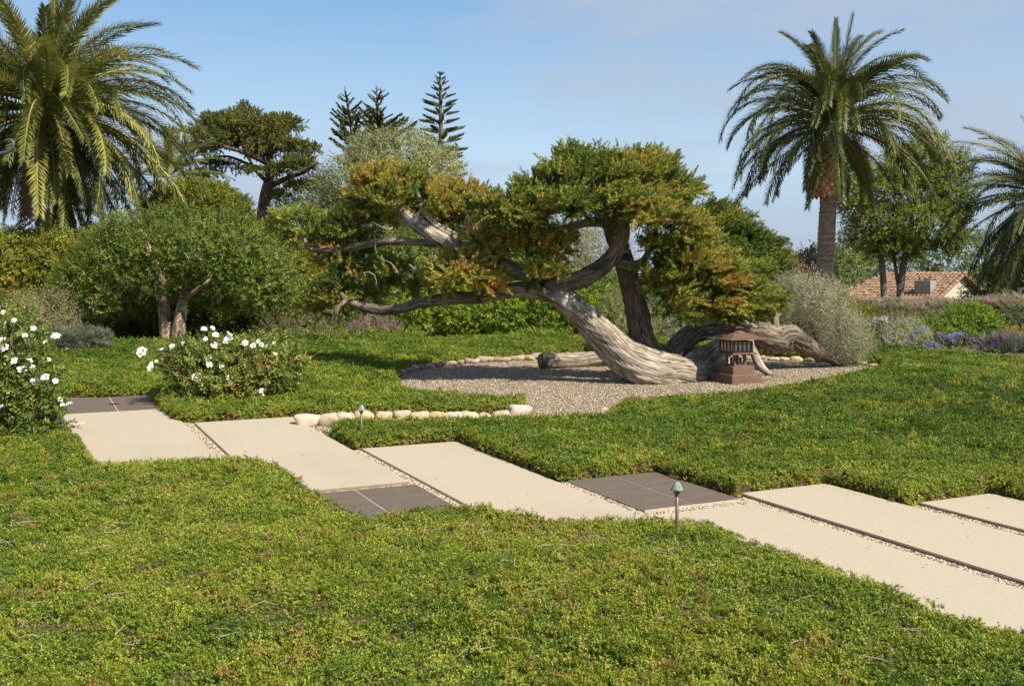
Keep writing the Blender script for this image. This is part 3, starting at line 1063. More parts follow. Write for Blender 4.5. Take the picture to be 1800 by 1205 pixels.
# ------------------------------------------------------------------ palms
M['frond_r'] = leafmat('palm_frond_green', [(0, (.04, .058, .014)), (.5, (.09, .11, .022)), (1, (.18, .185, .04))], .2, .45, .35, src='obj')
M['frond_l'] = leafmat('palm_frond_gold', [(0, (.065, .085, .018)), (.5, (.15, .165, .035)), (1, (.265, .255, .06))], .22, .45, .35, src='obj')
M['frond_dead'] = leafmat('palm_frond_dry', [(0, (.16, .10, .05)), (1, (.42, .30, .17))], .15, .8, .2, src='obj')
M['rachis'] = noisemat('palm_rachis', [(.3, (.22, .22, .05)), (.7, (.42, .36, .11))], 3., .5, .05)


def frond_mesh(seed, elev, droop, mat, nl=104, lw=.0088, ll=.125):
    """unit-length feather frond in the x-z plane"""
    rg = np.random.default_rng(seed)
    n = 17
    s_ = np.linspace(0, 1, n)
    ang = np.radians(elev - droop * s_ ** 1.5)
    seg = 1 / (n - 1)
    x = np.concatenate([[0], np.cumsum(np.cos(ang[:-1]) * seg)]); z = np.concatenate([[0], np.cumsum(np.sin(ang[:-1]) * seg)])
    side = rg.normal() * .10
    P = np.column_stack([x, side * s_ ** 2, z])
    b = LB()
    T = np.gradient(P, axis=0); T /= np.linalg.norm(T, axis=1)[:, None]
    for k in range(nl):
        t_ = .10 + .90 * (k + .5) / nl
        i = min(int(t_ * (n - 1)), n - 2); fr = t_ * (n - 1) - i
        p = P[i] * (1 - fr) + P[i + 1] * fr
        tg = T[i]
        up = np.cross(tg, [0, 1, 0]); up = -up if up[2] * (1 if elev > -60 else 1) < 0 else up
        up /= np.linalg.norm(up)
        sd_ = np.cross(tg, up)
        prof = min(1, (t_ - .06) * 5) * (1 - .55 * max(0, t_ - .55) / .45)
        for sg in (-1, 1):
            d = tg * (.85 + .55 * t_ + rg.normal() * .08) + sd_ * sg * (1.0 - .25 * t_) + up * ((.62, .02, -.40)[(k + (sg > 0)) % 3] + rg.normal() * .14)
            b.blade(p, d, up + sd_ * sg * .4, ll * prof * rg.uniform(.85, 1.1), lw)
    nf = len(b.f)
    v, f, _ = tube_geo(P, np.linspace(.009, .002, n), 4)
    me = mesh_of('frond', np.vstack([np.array(b.v), v]), list(b.f) + [tuple(int(i) + len(b.v) for i in q) for q in f], [mat, M['rachis'] if mat is not M['frond_dead'] else mat], mi=[0] * nf + [1] * len(f))
    return me


FM = {}


def palm(name, label, px, py, Y, L_, mat, classes, trunk_px, trunk_bot, boot=None, seed=1, deadc=(), trunk_z=-3.0):
    rg = np.random.default_rng(seed)
    c = PX(px, py, Y)
    t_ = empty(name, (c[0], Y, float(ground_z(c[0], Y))), 0, label, 'palm tree', None)
    k = Y / F
    zb = float(ground_z(c[0], Y)) - .2
    bx = PX(trunk_bot[0], trunk_bot[1], Y)
    # ringed trunk
    P, R = [], []
    zt = c[2] - .3
    nseg = int((zt - zb) / .05)
    for i in range(nseg + 1):
        z = zb + (zt - zb) * i / nseg
        f_ = i / nseg
        P.append([bx[0] + (c[0] - bx[0]) * f_ ** 1.5, Y, z])
        R.append(trunk_px * k * (1.12 - .18 * f_) * (1 + .035 * (1 if i % 3 == 0 else -.5)) * (1 + .02 * rg.normal()))
    v, f, uv = tube_geo(P, R, 20)
    obj('trunk', mesh_of('trunk', v, f, M['palm_trunk'], smooth=False), t_, True)
    if boot:                                        # pineapple of cut frond bases
        (x0, y0, r0), (x1, y1, r1) = boot
        bo = MB()
        a0, a1 = PX(x0, y0, Y), PX(x1, y1, Y)
        prof = [(.3, -.02)] + [(1., .06), (1.08, .35), (1.0, .65), (.85, .9), (.6, 1.02)]
        pts = [a0 * (1 - q[1]) + a1 * q[1] for q in prof]
        v, f, uv = tube_geo(pts, [((r0 * (1 - q[1]) + r1 * q[1]) * k * q[0]) * .93 for q in prof], 18)
        bo.add(v, f)
        nrow = 15
        for i in range(nrow):
            tt = i / (nrow - 1)
            rr = (r0 * (1 - tt) + r1 * tt) * k * float(np.interp(tt, [0, .06, .35, .65, .9, 1], [.9, 1.0, 1.08, 1.0, .85, .7]))
            m_ = 13
            for j in range(m_):
                an = 2 * PI * (j + .5 * (i % 2)) / m_
                ctr = a0 * (1 - tt) + a1 * tt + np.array([math.cos(an), math.sin(an), 0]) * rr * .9
                o_ = np.array([math.cos(an), math.sin(an), 0]); sdv = np.array([-math.sin(an), math.cos(an), 0]); up = np.array([0, 0, 1.])
                w_, h_ = rr * .25, .12
                d_ = rr * rg.uniform(.14, .26)
                tip = ctr + o_ * d_ + up * h_ * .9
                bo.add([ctr - sdv * w_ - up * .02, ctr - up * h_, ctr + sdv * w_ - up * .02, ctr + up * h_ * 1.0, tip, tip - up * .06 - sdv * w_ * .5, tip - up * .06 + sdv * w_ * .5],
                       [(0, 1, 5), (1, 6, 5), (1, 2, 6), (5, 6, 4), (0, 5, 4, 3), (2, 3, 4, 6)])
        bo.build('frond_boots', M['boot'], t_, world=True)
    ga = 2.399963
    i = 0
    for (el, dr, num, sc_) in classes:
        for q in range(num):
            key = (mat.name, el, q % 3)
            if key not in FM: FM[key] = frond_mesh(len(FM) + 50, el + (q % 3 - 1) * 5, dr + (q % 3 - 1) * 9, mat)
            o = bpy.data.objects.new('frond', FM[key]); lk(o, t_)
            az = i * ga + rg.normal() * .15
            i += 1
            if el < 12 and math.cos(az + PI / 2) > .955: az += .5 * (1 if rg.uniform() < .5 else -1)   # the trunk stays in view between them
            rb = trunk_px * k * .55 * math.cos(math.radians(min(85, max(el, -20))))
            zo = .35 * math.sin(math.radians(el))
            o.location = (c[0] + math.cos(az) * rb - t_.location.x, math.sin(az) * rb, c[2] + zo - t_.location.z)
            s2 = L_ * sc_ * rg.uniform(.88, 1.08)
            o.scale = (s2, s2, s2)
            o.rotation_euler = (rg.normal() * .12, rg.normal() * .06, az)
    for (el, dr, num, sc_) in deadc:
        for q in range(num):
            key = ('dead', el, q % 2)
            if key not in FM: FM[key] = frond_mesh(len(FM) + 50, el + q % 2 * 6, dr, M['frond_dead'], 50, .010, .12)
            o = bpy.data.objects.new('frond', FM[key]); lk(o, t_); o['label'] = 'dry brown hanging frond'
            az = -PI / 2 + rg.normal() * 1.1
            o.location = (c[0] + math.cos(az) * trunk_px * k * .8 - t_.location.x, math.sin(az) * trunk_px * k * .8, c[2] - .25 - t_.location.z)
            s2 = L_ * sc_ * rg.uniform(.85, 1.1); o.scale = (s2, s2, s2); o.rotation_euler = (rg.normal() * .1, 0, az)
    return t_


palm('date_palm', 'tall date palm with clean ringed trunk and bulging boots above the tiled house', 1463, 222, 30, 3.62, M['frond_r'],
     [(86, 10, 3, .84), (74, 60, 6, .88), (62, 104, 11, .95), (46, 118, 16, 1.02), (28, 116, 20, 1.06), (9, 98, 22, 1.04), (-11, 72, 16, 1.0), (-30, 46, 5, .8)], 14.5, (1447, 520),
     boot=((1449, 343, 26), (1456, 255, 21)), seed=4)
palm('date_palm', 'huge golden green date palm with hanging frond skirt over the left hedge', 80, 195, 30, 4.6, M['frond_l'],
     [(86, 14, 4, .72), (74, 38, 8, .82), (60, 66, 12, .90), (42, 84, 18, .99), (24, 88, 24, 1.03), (6, 82, 28, 1.03), (-14, 66, 34, 1.0), (-34, 46, 32, .86), (-54, 28, 16, .68)], 21, (88, 400), boot=((86, 300, 24), (80, 200, 30)),
     seed=9, deadc=[(-60, 24, 8, .74), (-72, 14, 5, .66)])
palm('date_palm', 'dark green date palm cut off by the right edge of view', 1838, 345, 37, 4.3, M['frond_r'],
     [(80, 30, 6, .7), (60, 60, 9, .85), (42, 72, 12, .95), (22, 74, 14, 1.0), (2, 70, 18, 1.0), (-20, 55, 18, .98), (-42, 36, 16, .92), (-58, 20, 10, .9)], 16, (1838, 540), seed=15)
palm('date_palm', 'small palm peeking out between the great left palm and the cypress', 296, 318, 38, 2.3, M['frond_l'],
     [(80, 20, 5, .8), (60, 45, 7, 1.), (40, 62, 9, 1.), (20, 66, 9, 1.), (0, 60, 8, .9)], 7, (296, 420), seed=19)
palm('date_palm', 'low dark palm in the shade beneath the huge left palm', 128, 372, 36, 2.3, M['frond_r'],
     [(70, 40, 6, .9), (45, 60, 8, 1.), (25, 66, 8, 1.), (5, 60, 8, .9)], 7, (128, 420), seed=23)
palm('date_palm', 'far green palm tuft just left of the tiled roof', 1505, 478, 70, 3.0, M['frond_r'],
     [(78, 25, 6, .9), (55, 50, 8, 1.), (35, 62, 8, 1.), (12, 60, 8, 1.)], 7, (1505, 520), seed=27)

# ------------------------------------------------------------------ species of foliage
def species(key, shape, stops, trans=.3, rough=.5, gloss=.4, n=5, **kw):
    M[key] = leafmat(key, stops, trans, rough, gloss)
    return kit(key, lambda s: shape(s, M[key], **kw), n)


JUN = species('juniper_plume', plume_spray, [(0, (.065, .085, .018)), (.28, (.18, .235, .042)), (.50, (.34, .36, .066)), (.74, (.46, .345, .075)), (1, (.48, .27, .065))], .25, .65, .15, L_=.20, tw=.066, wd=.0122)
CYP = species('cypress_plume', plume_spray, [(0, (.042, .062, .014)), (.4, (.11, .155, .028)), (.7, (.21, .245, .042)), (1, (.34, .31, .055))], .22, .65, .15, L_=.26, tw=.078, wd=.0145)
MON = species('dark_cypress_plume', plume_spray, [(0, (.032, .044, .012)), (.5, (.11, .125, .026)), (1, (.25, .235, .045))], .15, .65, .15, L_=.40, tw=.125, wd=.028)
GRY = species('grey_leaf_spray', leaf_spray, [(0, (.13, .125, .075)), (.5, (.265, .26, .155)), (1, (.42, .40, .27))], .25, .7, .15, n=16, L_=.26, ll=.05, lw=.013, spread=.8)
OLV = species('olive_spray', leaf_spray, [(0, (.12, .13, .05)), (.5, (.25, .26, .105)), (1, (.42, .42, .20))], .3, .6, .2, n=14, L_=.45, ll=.13, lw=.036, spread=.8)
BRD = species('dark_glossy_spray', leaf_spray, [(0, (.028, .046, .009)), (.5, (.075, .115, .018)), (1, (.17, .21, .035))], .28, .42, .32, n=13, L_=.24, ll=.066, lw=.036)
MID = species('shrub_spray', leaf_spray, [(0, (.05, .082, .014)), (.5, (.135, .185, .028)), (.8, (.24, .275, .055)), (1, (.27, .22, .10))], .32, .55, .2, n=14, L_=.26, ll=.062, lw=.034)
HDG = species('hedge_spray', leaf_spray, [(0, (.075, .10, .012)), (.5, (.21, .225, .024)), (.82, (.38, .34, .035)), (.93, (.42, .20, .05)), (1, (.42, .12, .04))], .35, .5, .25, n=13, L_=.26, ll=.072, lw=.038)
BRT = species('bright_spray', leaf_spray, [(0, (.055, .095, .010)), (.5, (.16, .24, .018)), (1, (.34, .41, .035))], .38, .45, .3, n=13, L_=.24, ll=.085, lw=.038)
DEC = species('light_tree_spray', leaf_spray, [(0, (.055, .085, .014)), (.5, (.15, .19, .026)), (1, (.31, .33, .05))], .42, .55, .2, n=15, L_=.36, ll=.085, lw=.046)
RUS = species('rusty_spray', leaf_spray, [(0, (.10, .09, .03)), (.5, (.21, .14, .05)), (1, (.34, .15, .07))], .3, .5, .3, L_=.26, ll=.065, lw=.035)
TWG = species('twiggy_spray', leaf_spray, [(0, (.12, .095, .055)), (.5, (.20, .17, .085)), (1, (.29, .27, .13))], .25, .65, .15, n=14, L_=.3, ll=.06, lw=.016)
ROS = species('rose_leaf_spray', leaf_spray, [(0, (.045, .075, .014)), (.5, (.14, .185, .030)), (.85, (.29, .31, .06)), (1, (.34, .20, .07))], .32, .4, .3, n=6, L_=.14, ll=.046, lw=.027, spread=1.0)
PNK = species('pink_feather', tuft, [(0, (.24, .18, .13)), (.5, (.42, .30, .25)), (1, (.58, .42, .37))], .4, .7, .1, n=5, L_=.5, wd=.022, spread=.6)
FGR = species('fountain_grass', tuft, [(0, (.09, .115, .045)), (.5, (.19, .215, .09)), (1, (.32, .32, .18))], .4, .7, .1, n=5, L_=.55, wd=.022, spread=.9, arch=.4)
STR = species('strap_leaf', tuft, [(0, (.05, .09, .012)), (.5, (.15, .21, .024)), (1, (.30, .34, .05))], .3, .4, .45, n=4, L_=.62, wd=.030, spread=.8, arch=.45)
LAV = species('grey_green_tuft', tuft, [(0, (.07, .085, .05)), (.5, (.155, .175, .105)), (1, (.27, .28, .18))], .25, .6, .2, n=5, L_=.28, wd=.012, spread=.7, arch=.1)


def fkit(key, col, R=.03, ps=.02, n=12):
    M[key] = leafmat(key, [(0, [c * .7 for c in col]), (1, [min(.9, c * 1.2) for c in col])], .3, .6, .2)
    return kit(key, lambda s: flower_head(s, M[key], R, n, ps), 3)


MAG = fkit('magenta_flowers', (.42, .13, .36), .035, .024)
VIO = fkit('violet_flowers', (.36, .29, .47), .05, .036)
BLU = fkit('blue_violet_flowers', (.34, .32, .58), .03, .032)
HOT = fkit('hot_pink_flowers', (.72, .05, .22), .06, .05)
RED = fkit('red_leaf_tips', (.35, .065, .045), .07, .055)

# ------------------------------------------------------------------ background trees
mass = plant('tree_row', 'dark distant tree row low between the palm and the cypress trunk', 'trees',
             [(420, 425, 150, 45, 60), (540, 380, 70, 50, 58), (330, 400, 60, 40, 56), (600, 400, 60, 60, 58), (700, 430, 120, 60, 56), (860, 400, 90, 60, 60), (960, 440, 80, 50, 58)], MID, 5.5, 2.6, ground=-4.3, tint=.32, seed=31, rough=.2, rfreq=.8)
plant('tree_row', 'dark distant trees behind the tiled roof', 'trees',
      [(1500, 455, 50, 40, 72), (1570, 450, 50, 30, 74), (1640, 452, 60, 32, 75), (1700, 462, 60, 40, 74), (1780, 450, 80, 45, 76), (1420, 480, 40, 25, 66)], MID, 4.5, 3.0, ground=-4.3, tint=.45, seed=32, rough=.2, rfreq=.8)


def tree(name, label, cat, foot, Y, limbs, lumps, srcs, dens, size, bark, group=None, gz=None, **kw):
    zb = float(ground_z(PX(foot, 480, Y)[0], Y)) if gz is None else gz
    b = PX(foot, 480, Y)
    t_ = empty(name, (b[0], b[1], zb), 0, label, cat, group)
    for i, q in enumerate(limbs):
        q = list(q)
        limbpx('trunk' if i == 0 else 'limb', t_, q, bark, n=9, step=.2, ridge=.06, knob=.06, seed=i + 3)
    if lumps:
        crown(t_, lumps, srcs, dens, size, **kw)
    return t_


def pads(q, seed):
    rg = np.random.default_rng(seed); o = []
    for e in q:
        for _ in range(5):
            rx = e[2] * rg.uniform(.4, .68)
            o.append((e[0] + rg.uniform(-1, 1) * (e[2] - rx * .4), e[1] + rg.uniform(-1, 1) * e[3] * .9, rx, rx * rg.uniform(.13, .21), e[4] + rg.uniform(-1.6, 1.6), 1.5))
    return o


Y = 50
tree('cypress', 'broad flat layered cypress with bare forked trunk against the left sky', 'tree', 462, Y,
     [[(455, 600, Y, 11.9), (460, 400, Y, 10.5), (466, 345, Y, 9.8), (474, 310, Y, 7.7), (474, 275, Y, 6.3), (482, 240, Y, 4.9), (484, 205, Y, 2.8)],
      [(470, 330, Y, 6.3), (500, 315, Y, 4.9), (535, 302, Y - 1, 3.5), (560, 285, Y - 2, 1.4)],
      [(474, 290, Y, 4.9), (440, 272, Y - 1, 4.2), (395, 258, Y - 2, 2.8), (345, 240, Y - 3, 1.4)],
      [(474, 300, Y, 4.2), (440, 290, Y + 1, 2.8), (400, 275, Y + 2, 2.1), (360, 280, Y + 2, 1.4)],
      [(470, 320, Y, 4.2), (450, 300, Y - 1, 2.8), (430, 262, Y - 1, 2.1), (420, 225, Y - 1, 1.4)],
      [(480, 250, Y, 3.5), (510, 225, Y + 1, 2.1), (520, 205, Y + 1, 1.4)],
      [(476, 275, Y, 3.5), (450, 245, Y + 1, 2.8), (440, 215, Y + 1, 1.4)]],
     pads([(440, 207, 48, 15, Y, 1.4), (395, 222, 50, 14, Y - 1, 1.3), (492, 222, 46, 15, Y, 1.4), (352, 238, 40, 10, Y - 2, 1.2), (405, 247, 50, 10, Y + 1, 1.3), (350, 262, 32, 7, Y, 1.2), (512, 255, 44, 13, Y, 1.3), (455, 232, 45, 12, Y + 1, 1.3), (436, 195, 22, 10, Y),
      (530, 282, 32, 10, Y - 1, 1.2), (505, 298, 42, 10, Y - 1, 1.2), (385, 288, 26, 6, Y + 1), (355, 308, 30, 6, Y), (535, 322, 35, 10, Y, 1.2), (480, 268, 30, 8, Y + 1), (432, 300, 18, 5, Y - 1), (440, 262, 30, 7, Y), (490, 345, 25, 6, Y)], 7),
     MON, 26, .72, M['bark_far'], tint=.52, seed=41, under=.35, up=.12, rough=.3, rfreq=3.2, depth=.3, tvar=.25)
tree('gum_tree', 'thin brownish gum tree half hidden behind the great left palm', 'tree', 280, 46,
     [[(285, 520, 46, 7), (280, 380, 46, 5), (270, 280, 46, 4), (262, 215, 46, 2)]],
     [(262, 225, 26, 38, 46), (285, 262, 26, 34, 46), (245, 210, 20, 30, 46), (290, 300, 20, 25, 46)], TWG, 9, 1.9, M['bark_grey'], tint=.35, seed=42, gap=-.45, depth=.4)

# Norfolk pine: whorls of brush-like branches, each branch an object
NB = {}


def norfolk_branch(seed, mat):
    rg = np.random.default_rng(seed); b = LB()
    n = 30
    for k in range(n):
        t_ = .28 + .72 * k / n
        p = np.array([t_, 0, .10 * t_ ** 2 + .06 * t_])
        for sg in (-1, 0, 1):
            d = np.array([.55 + .3 * t_, sg * .42 + rg.normal() * .15, .75 + rg.normal() * .15])
            b.blade(p, d, rdir(rg), .34 * (1.1 - .6 * t_) * rg.uniform(.8, 1.15), .05)
    v, f, _ = tube_geo([[0, 0, 0], [.4, 0, .05], [1, 0, .16]], [.022, .016, .006], 5)
    nf = len(b.f)
    return mesh_of('branch', np.vstack([np.array(b.v), v]), list(b.f) + [tuple(int(i) + len(b.v) for i in q) for q in f], [mat, M['bark_far']], mi=[0] * nf + [1] * len(f))


M['norfolk'] = leafmat('norfolk_needles', [(0, (.05, .07, .028)), (.5, (.12, .145, .052)), (1, (.20, .21, .08))], .15, .6, .25, src='obj')
c0, Yn = PX(775, 128, 60), 60
nf_ = empty('norfolk_pine', (PX(775, 480, Yn)[0], Yn, float(ground_z(26, Yn))), 0, 'slender symmetrical pine with open whorls rising behind the olive tree', 'tree')
limbpx('trunk', nf_, [(777, 560, Yn, 8), (775, 400, Yn, 6), (775, 250, Yn, 4), (774, 170, Yn, 2.6), (773, 124, Yn, .8)], M['bark_far'], n=8, step=.3, ridge=.03)
rg = np.random.default_rng(5)
nbm = [norfolk_branch(i, M['norfolk']) for i in range(4)]
for i, (yy, wpx) in enumerate([(133, 7), (142, 12), (152, 17), (163, 20), (175, 24), (189, 30), (204, 33), (219, 36), (236, 40), (252, 42), (268, 44), (285, 46), (304, 48), (322, 50), (342, 50)]):
    z = PX(775, yy, Yn)
    for k in range(6):
        o = bpy.data.objects.new('branch', nbm[(k + i) % 4]); lk(o, nf_)
        az = k * PI / 3 + i * .55 + rg.normal() * .14
        s_ = wpx * Yn / F * rg.uniform(.85, 1.12)
        o.scale = (s_, max(s_, .5), max(s_, .5) * .95)
        o.location = (z[0] - nf_.location.x, 0, z[2] - nf_.location.z)
        o.rotation_euler = (0, -.12 + rg.normal() * .05 - .25 * (wpx < 22), az)

# dark spiky conifer pair
M['spike'] = leafmat('dark_conifer_needles', [(0, (.032, .046, .018)), (.5, (.085, .105, .032)), (1, (.17, .18, .05))], .12, .6, .25, src='obj')


def conifer_branch(seed):
    rg = np.random.default_rng(seed); b = LB()
    for k in range(34):
        t_ = .1 + .9 * k / 34
        p = np.array([t_, rg.normal() * .02, .28 * t_ ** 1.6])
        for q in range(4):
            d = np.array([1., rg.normal() * .75, .35 + rg.normal() * .55])
            b.blade(p, d, rdir(rg), .20 * (1.05 - .55 * t_) * rg.uniform(.7, 1.2), .05)
    v, f, _ = tube_geo([[0, 0, 0], [.5, 0, .09], [1, 0, .28]], [.03, .02, .005], 5)
    nf = len(b.f)
    return mesh_of('branch', np.vstack([np.array(b.v), v]), list(b.f) + [tuple(int(i) + len(b.v) for i in q) for q in f], [M['spike'], M['bark_far']], mi=[0] * nf + [1] * len(f))


cbm = [conifer_branch(i) for i in range(4)]


def spiky(label, top, Y, rows, lean, seed):
    rg = np.random.default_rng(seed)
    b = PX(top[0] + lean * 2, 480, Y)
    t_ = empty('conifer', (b[0], Y, float(ground_z(b[0], Y))), 0, label, 'tree')
    limbpx('trunk', t_, [(top[0] + lean * 2, 560, Y, 8), (top[0] + lean, 320, Y, 5), (top[0] + lean * .35, 210, Y, 3), (top[0], top[1], Y, .8)], M['bark_far'], n=7, step=.4, ridge=.05)
    for yy, w_ in rows:
        f_ = (yy - top[1]) / 200
        z = PX(top[0] + lean * f_ * 1.3, yy, Y)
        for k in range(6):
            o = bpy.data.objects.new('branch', cbm[rg.integers(0, 4)]); lk(o, t_)
            s_ = w_ * Y / F * rg.uniform(.7, 1.2); o.scale = (s_, s_, s_)
            o.location = (z[0] - t_.location.x, 0, z[2] + rg.normal() * .12 - t_.location.z)
            o.rotation_euler = (0, -.15 - rg.uniform(0, .35), k * PI / 3 + rg.uniform(0, 1))


spiky('dark spiky conifer with a bare curved tip, left one of two behind the olive tree', (606, 152), 54, [(170, 12), (184, 20), (197, 28), (210, 33), (224, 38), (240, 42), (256, 48), (275, 52)], 26, 3)
spiky('dark spiky conifer with drooping right shoulder, right one of two behind the olive tree', (661, 150), 55, [(158, 8), (168, 15), (180, 22), (194, 26), (208, 30), (222, 44), (236, 62), (252, 68), (270, 66)], 14, 5)

tree('olive_tree', 'pale silvery green olive tree rounded behind the orange tipped juniper', 'tree', 690, 38,
     [[(690, 560, 38, 12), (690, 430, 38, 10), (680, 360, 38, 7), (690, 300, 38, 4)], [(690, 420, 38, 7), (640, 370, 37, 5), (600, 340, 37, 3)], [(690, 400, 38, 7), (740, 350, 38, 5), (775, 320, 38, 2)]],
     [(685, 295, 75, 48, 38), (630, 335, 60, 55, 37), (765, 310, 46, 48, 38), (665, 385, 95, 45, 37), (715, 268, 50, 30, 38), (595, 375, 45, 40, 37), (740, 360, 60, 60, 37), (655, 268, 40, 28, 38)],
     OLV, 30, 1.05, M['bark_grey'], tint=.5, seed=43, rough=.14, rfreq=1.6, up=.7, tamp=.25)
tree('juniper_mound', 'low rounded green juniper dome behind the two stemmed tree', 'tree', 345, 33, [[(345, 520, 33, 8), (345, 400, 33, 6)]],
     [(345, 362, 70, 32, 33), (300, 378, 50, 26, 33), (395, 375, 45, 26, 33)], CYP, 60, 1.3, M['bark_far'], tint=.72, seed=44, rough=.15, under=.5, up=.6)
Y = 37
tree('shade_tree', 'light green leafy tree with three grey trunks before the tiled roof', 'tree', 1570, Y,
     [[(1556, 640, Y, 6.1), (1553, 500, Y, 5.4), (1548, 445, Y, 4.8), (1541, 400, Y, 3.4), (1530, 340, Y, 2.0)],
      [(1578, 640, Y, 6.8), (1582, 520, Y, 6.1), (1590, 455, Y, 5.4), (1600, 400, Y, 4.1), (1610, 330, Y, 2.7), (1612, 280, Y, 1.4)],
      [(1582, 510, Y, 4.8), (1574, 470, Y + .3, 2.7), (1570, 430, Y + .5, 2.0), (1575, 370, Y + .5, 1.4)],
      [(1600, 400, Y, 3.4), (1640, 360, Y, 2.0), (1665, 320, Y, 1.4)], [(1550, 450, Y, 2.7), (1515, 410, Y, 2.0), (1495, 370, Y, 1.0)], [(1605, 370, Y, 2.0), (1585, 320, Y, 1.4), (1575, 280, Y, 1.0)]],
     [(1605, 290, 62, 38, Y), (1655, 330, 44, 46, Y), (1560, 335, 48, 40, Y), (1620, 395, 70, 36, Y), (1535, 400, 46, 40, Y), (1672, 285, 28, 36, Y), (1500, 350, 30, 46, Y), (1660, 410, 40, 38, Y), (1580, 430, 50, 22, Y), (1640, 262, 36, 22, Y), (1510, 300, 22, 26, Y), (1680, 360, 26, 40, Y)],
     DEC, 50, .95, M['bark_grey'], tint=.56, seed=45, gap=-1.0, depth=.35, rough=.2, rfreq=1.8, tamp=.25)
plant('shrub', 'dark green shrub just left of the clean palm trunk', 'shrub', [(1432, 470, 28, 34, 40), (1415, 490, 25, 25, 40)], BRD, 28, 1.5, ground=-1., tint=.5, seed=46)
plant('shrub', 'rust brown leafy shrub right of the green juniper mound', 'shrub', [(1378, 468, 28, 28, 38), (1395, 490, 30, 28, 38), (1355, 480, 25, 26, 38)], RUS, 28, 1.4, ground=-.6, tint=.5, seed=47)
plant('shrub', 'green shrub between the palm trunk and the tiled roof', 'shrub', [(1488, 466, 22, 32, 44), (1470, 500, 18, 30, 42), (1452, 515, 20, 24, 42)], MID, 24, 1.6, ground=-2., tint=.5, seed=48)
plant('shrub', 'leafy green shrub below the right edge palm', 'shrub', [(1752, 508, 42, 32, 40), (1800, 500, 40, 38, 40), (1722, 524, 22, 14, 40)], MID, 24, 1.6, ground=-1.4, tint=.5, seed=49)
plant('shrub', 'grey green dry brush seen through the twisted trunks', 'shrub', [(1000, 450, 70, 42, 40), (930, 440, 60, 40, 42), (1060, 455, 50, 50, 40)], TWG, 24, 1.8, ground=-1., tint=.75, seed=50)

# ------------------------------------------------------------------ left and middle shrubs
plant('hedge', 'tall yellow green clipped hedge with reddish tips on the far left', 'hedge',
      [(20, 475, 100, 66, 28), (115, 472, 62, 62, 28), (-80, 480, 90, 75, 28), (165, 460, 30, 50, 28), (20, 555, 110, 55, 27.5), (130, 550, 60, 50, 27.8)], HDG, 115, 1.0, tint=.46, tvar=.20, seed=61, rough=.08, tamp=.16)
Y = 25.0
tree('shade_tree', 'dense rounded green tree standing on two pale flaky trunks', 'tree', 302, Y,
     [[(294, 612, Y, 13), (293, 585, Y, 12), (290, 550, Y, 12), (287, 520, Y, 11), (280, 480, Y, 9), (262, 440, Y, 6), (250, 400, Y, 3)],
      [(311, 612, Y - .1, 13), (314, 580, Y - .1, 12), (318, 550, Y - .1, 11), (325, 520, Y, 10), (335, 480, Y, 8), (350, 430, Y, 5), (360, 390, Y, 3)],
      [(326, 525, Y - .3, 5), (345, 510, Y - .6, 4), (370, 490, Y - .8, 2)], [(288, 530, Y, 5), (250, 505, Y - .4, 4), (215, 490, Y - .6, 2)],
      [(338, 470, Y, 5), (400, 440, Y, 4), (450, 420, Y, 2)]],
     [(305, 430, 105, 58, Y, .8), (215, 455, 78, 62, Y, .8), (400, 450, 90, 66, Y, .8), (170, 505, 62, 52, Y, .8), (455, 490, 60, 62, Y, .8), (300, 485, 90, 40, Y + .3), (250, 405, 50, 28, Y), (375, 402, 60, 26, Y), (135, 520, 38, 40, Y + .5), (400, 515, 60, 30, Y + .6), (210, 530, 60, 26, Y + .5)],
     MID, 92, .95, M['bark_tan'], gz=-.05, tint=.50, tvar=.22, seed=62, rough=.30, rfreq=3.5, gap=-.6, tamp=.2)
rg = np.random.default_rng(71)
plant('hedge', 'tall green hedge closing the gap behind the two stemmed tree', 'hedge', [(220, 450, 80, 46, 30), (310, 440, 90, 50, 30), (410, 445, 80, 48, 30), (480, 470, 60, 50, 30), (300, 520, 150, 50, 29.5)], MID, 60, 1.1, tint=.42, tvar=.2, seed=60)
plant('hedge', 'bright green hedge top level with the juniper dome on the left', 'hedge', [(440, 440, 60, 44, 28.5), (500, 450, 40, 40, 28.5), (200, 440, 60, 40, 28.6)], HDG, 80, 1.0, tint=.34, tvar=.2, seed=59)
plant('hedge', 'dark glossy evergreen hedge in shade behind the two pale trunks', 'hedge',
      [(190, 575, 80, 42, 27), (300, 570, 90, 48, 27.4), (410, 570, 80, 46, 27), (120, 580, 50, 36, 27), (460, 585, 40, 30, 26.8)], BRD, 110, 1.05, tint=.5, seed=63, rough=.1, tvar=.2)
plant('shrub', 'grey green feathery shrub behind the left white rose bush', 'shrub', [(75, 565, 48, 46, 23), (30, 560, 40, 40, 23), (100, 585, 30, 30, 22.8)], TWG, 90, .95, tint=.85, seed=64, up=1.0)
plant('shrub', 'low silvery green mound at the lawn edge left of the pale trunks', 'shrub', [(135, 600, 42, 16, 21.5), (95, 605, 40, 18, 21), (165, 598, 24, 12, 22)], LAV, 240, .8, tint=.5, seed=65, up=.6)
plant('shrub', 'olive yellow shrub filling the gap right of the two stemmed tree', 'shrub', [(505, 515, 42, 74, 26.6), (540, 540, 36, 50, 26.6), (480, 560, 36, 40, 26.2), (520, 460, 40, 40, 27.4)], HDG, 80, .85, tint=.30, tvar=.22, seed=66, rough=.16)
plant('vine', 'golden yellow vine draped over the stake fence', 'vine', [(532, 452, 34, 30, 28), (520, 490, 26, 30, 28), (560, 440, 22, 14, 28)], HDG, 110, .9, tint=.78, tvar=.14, seed=67)
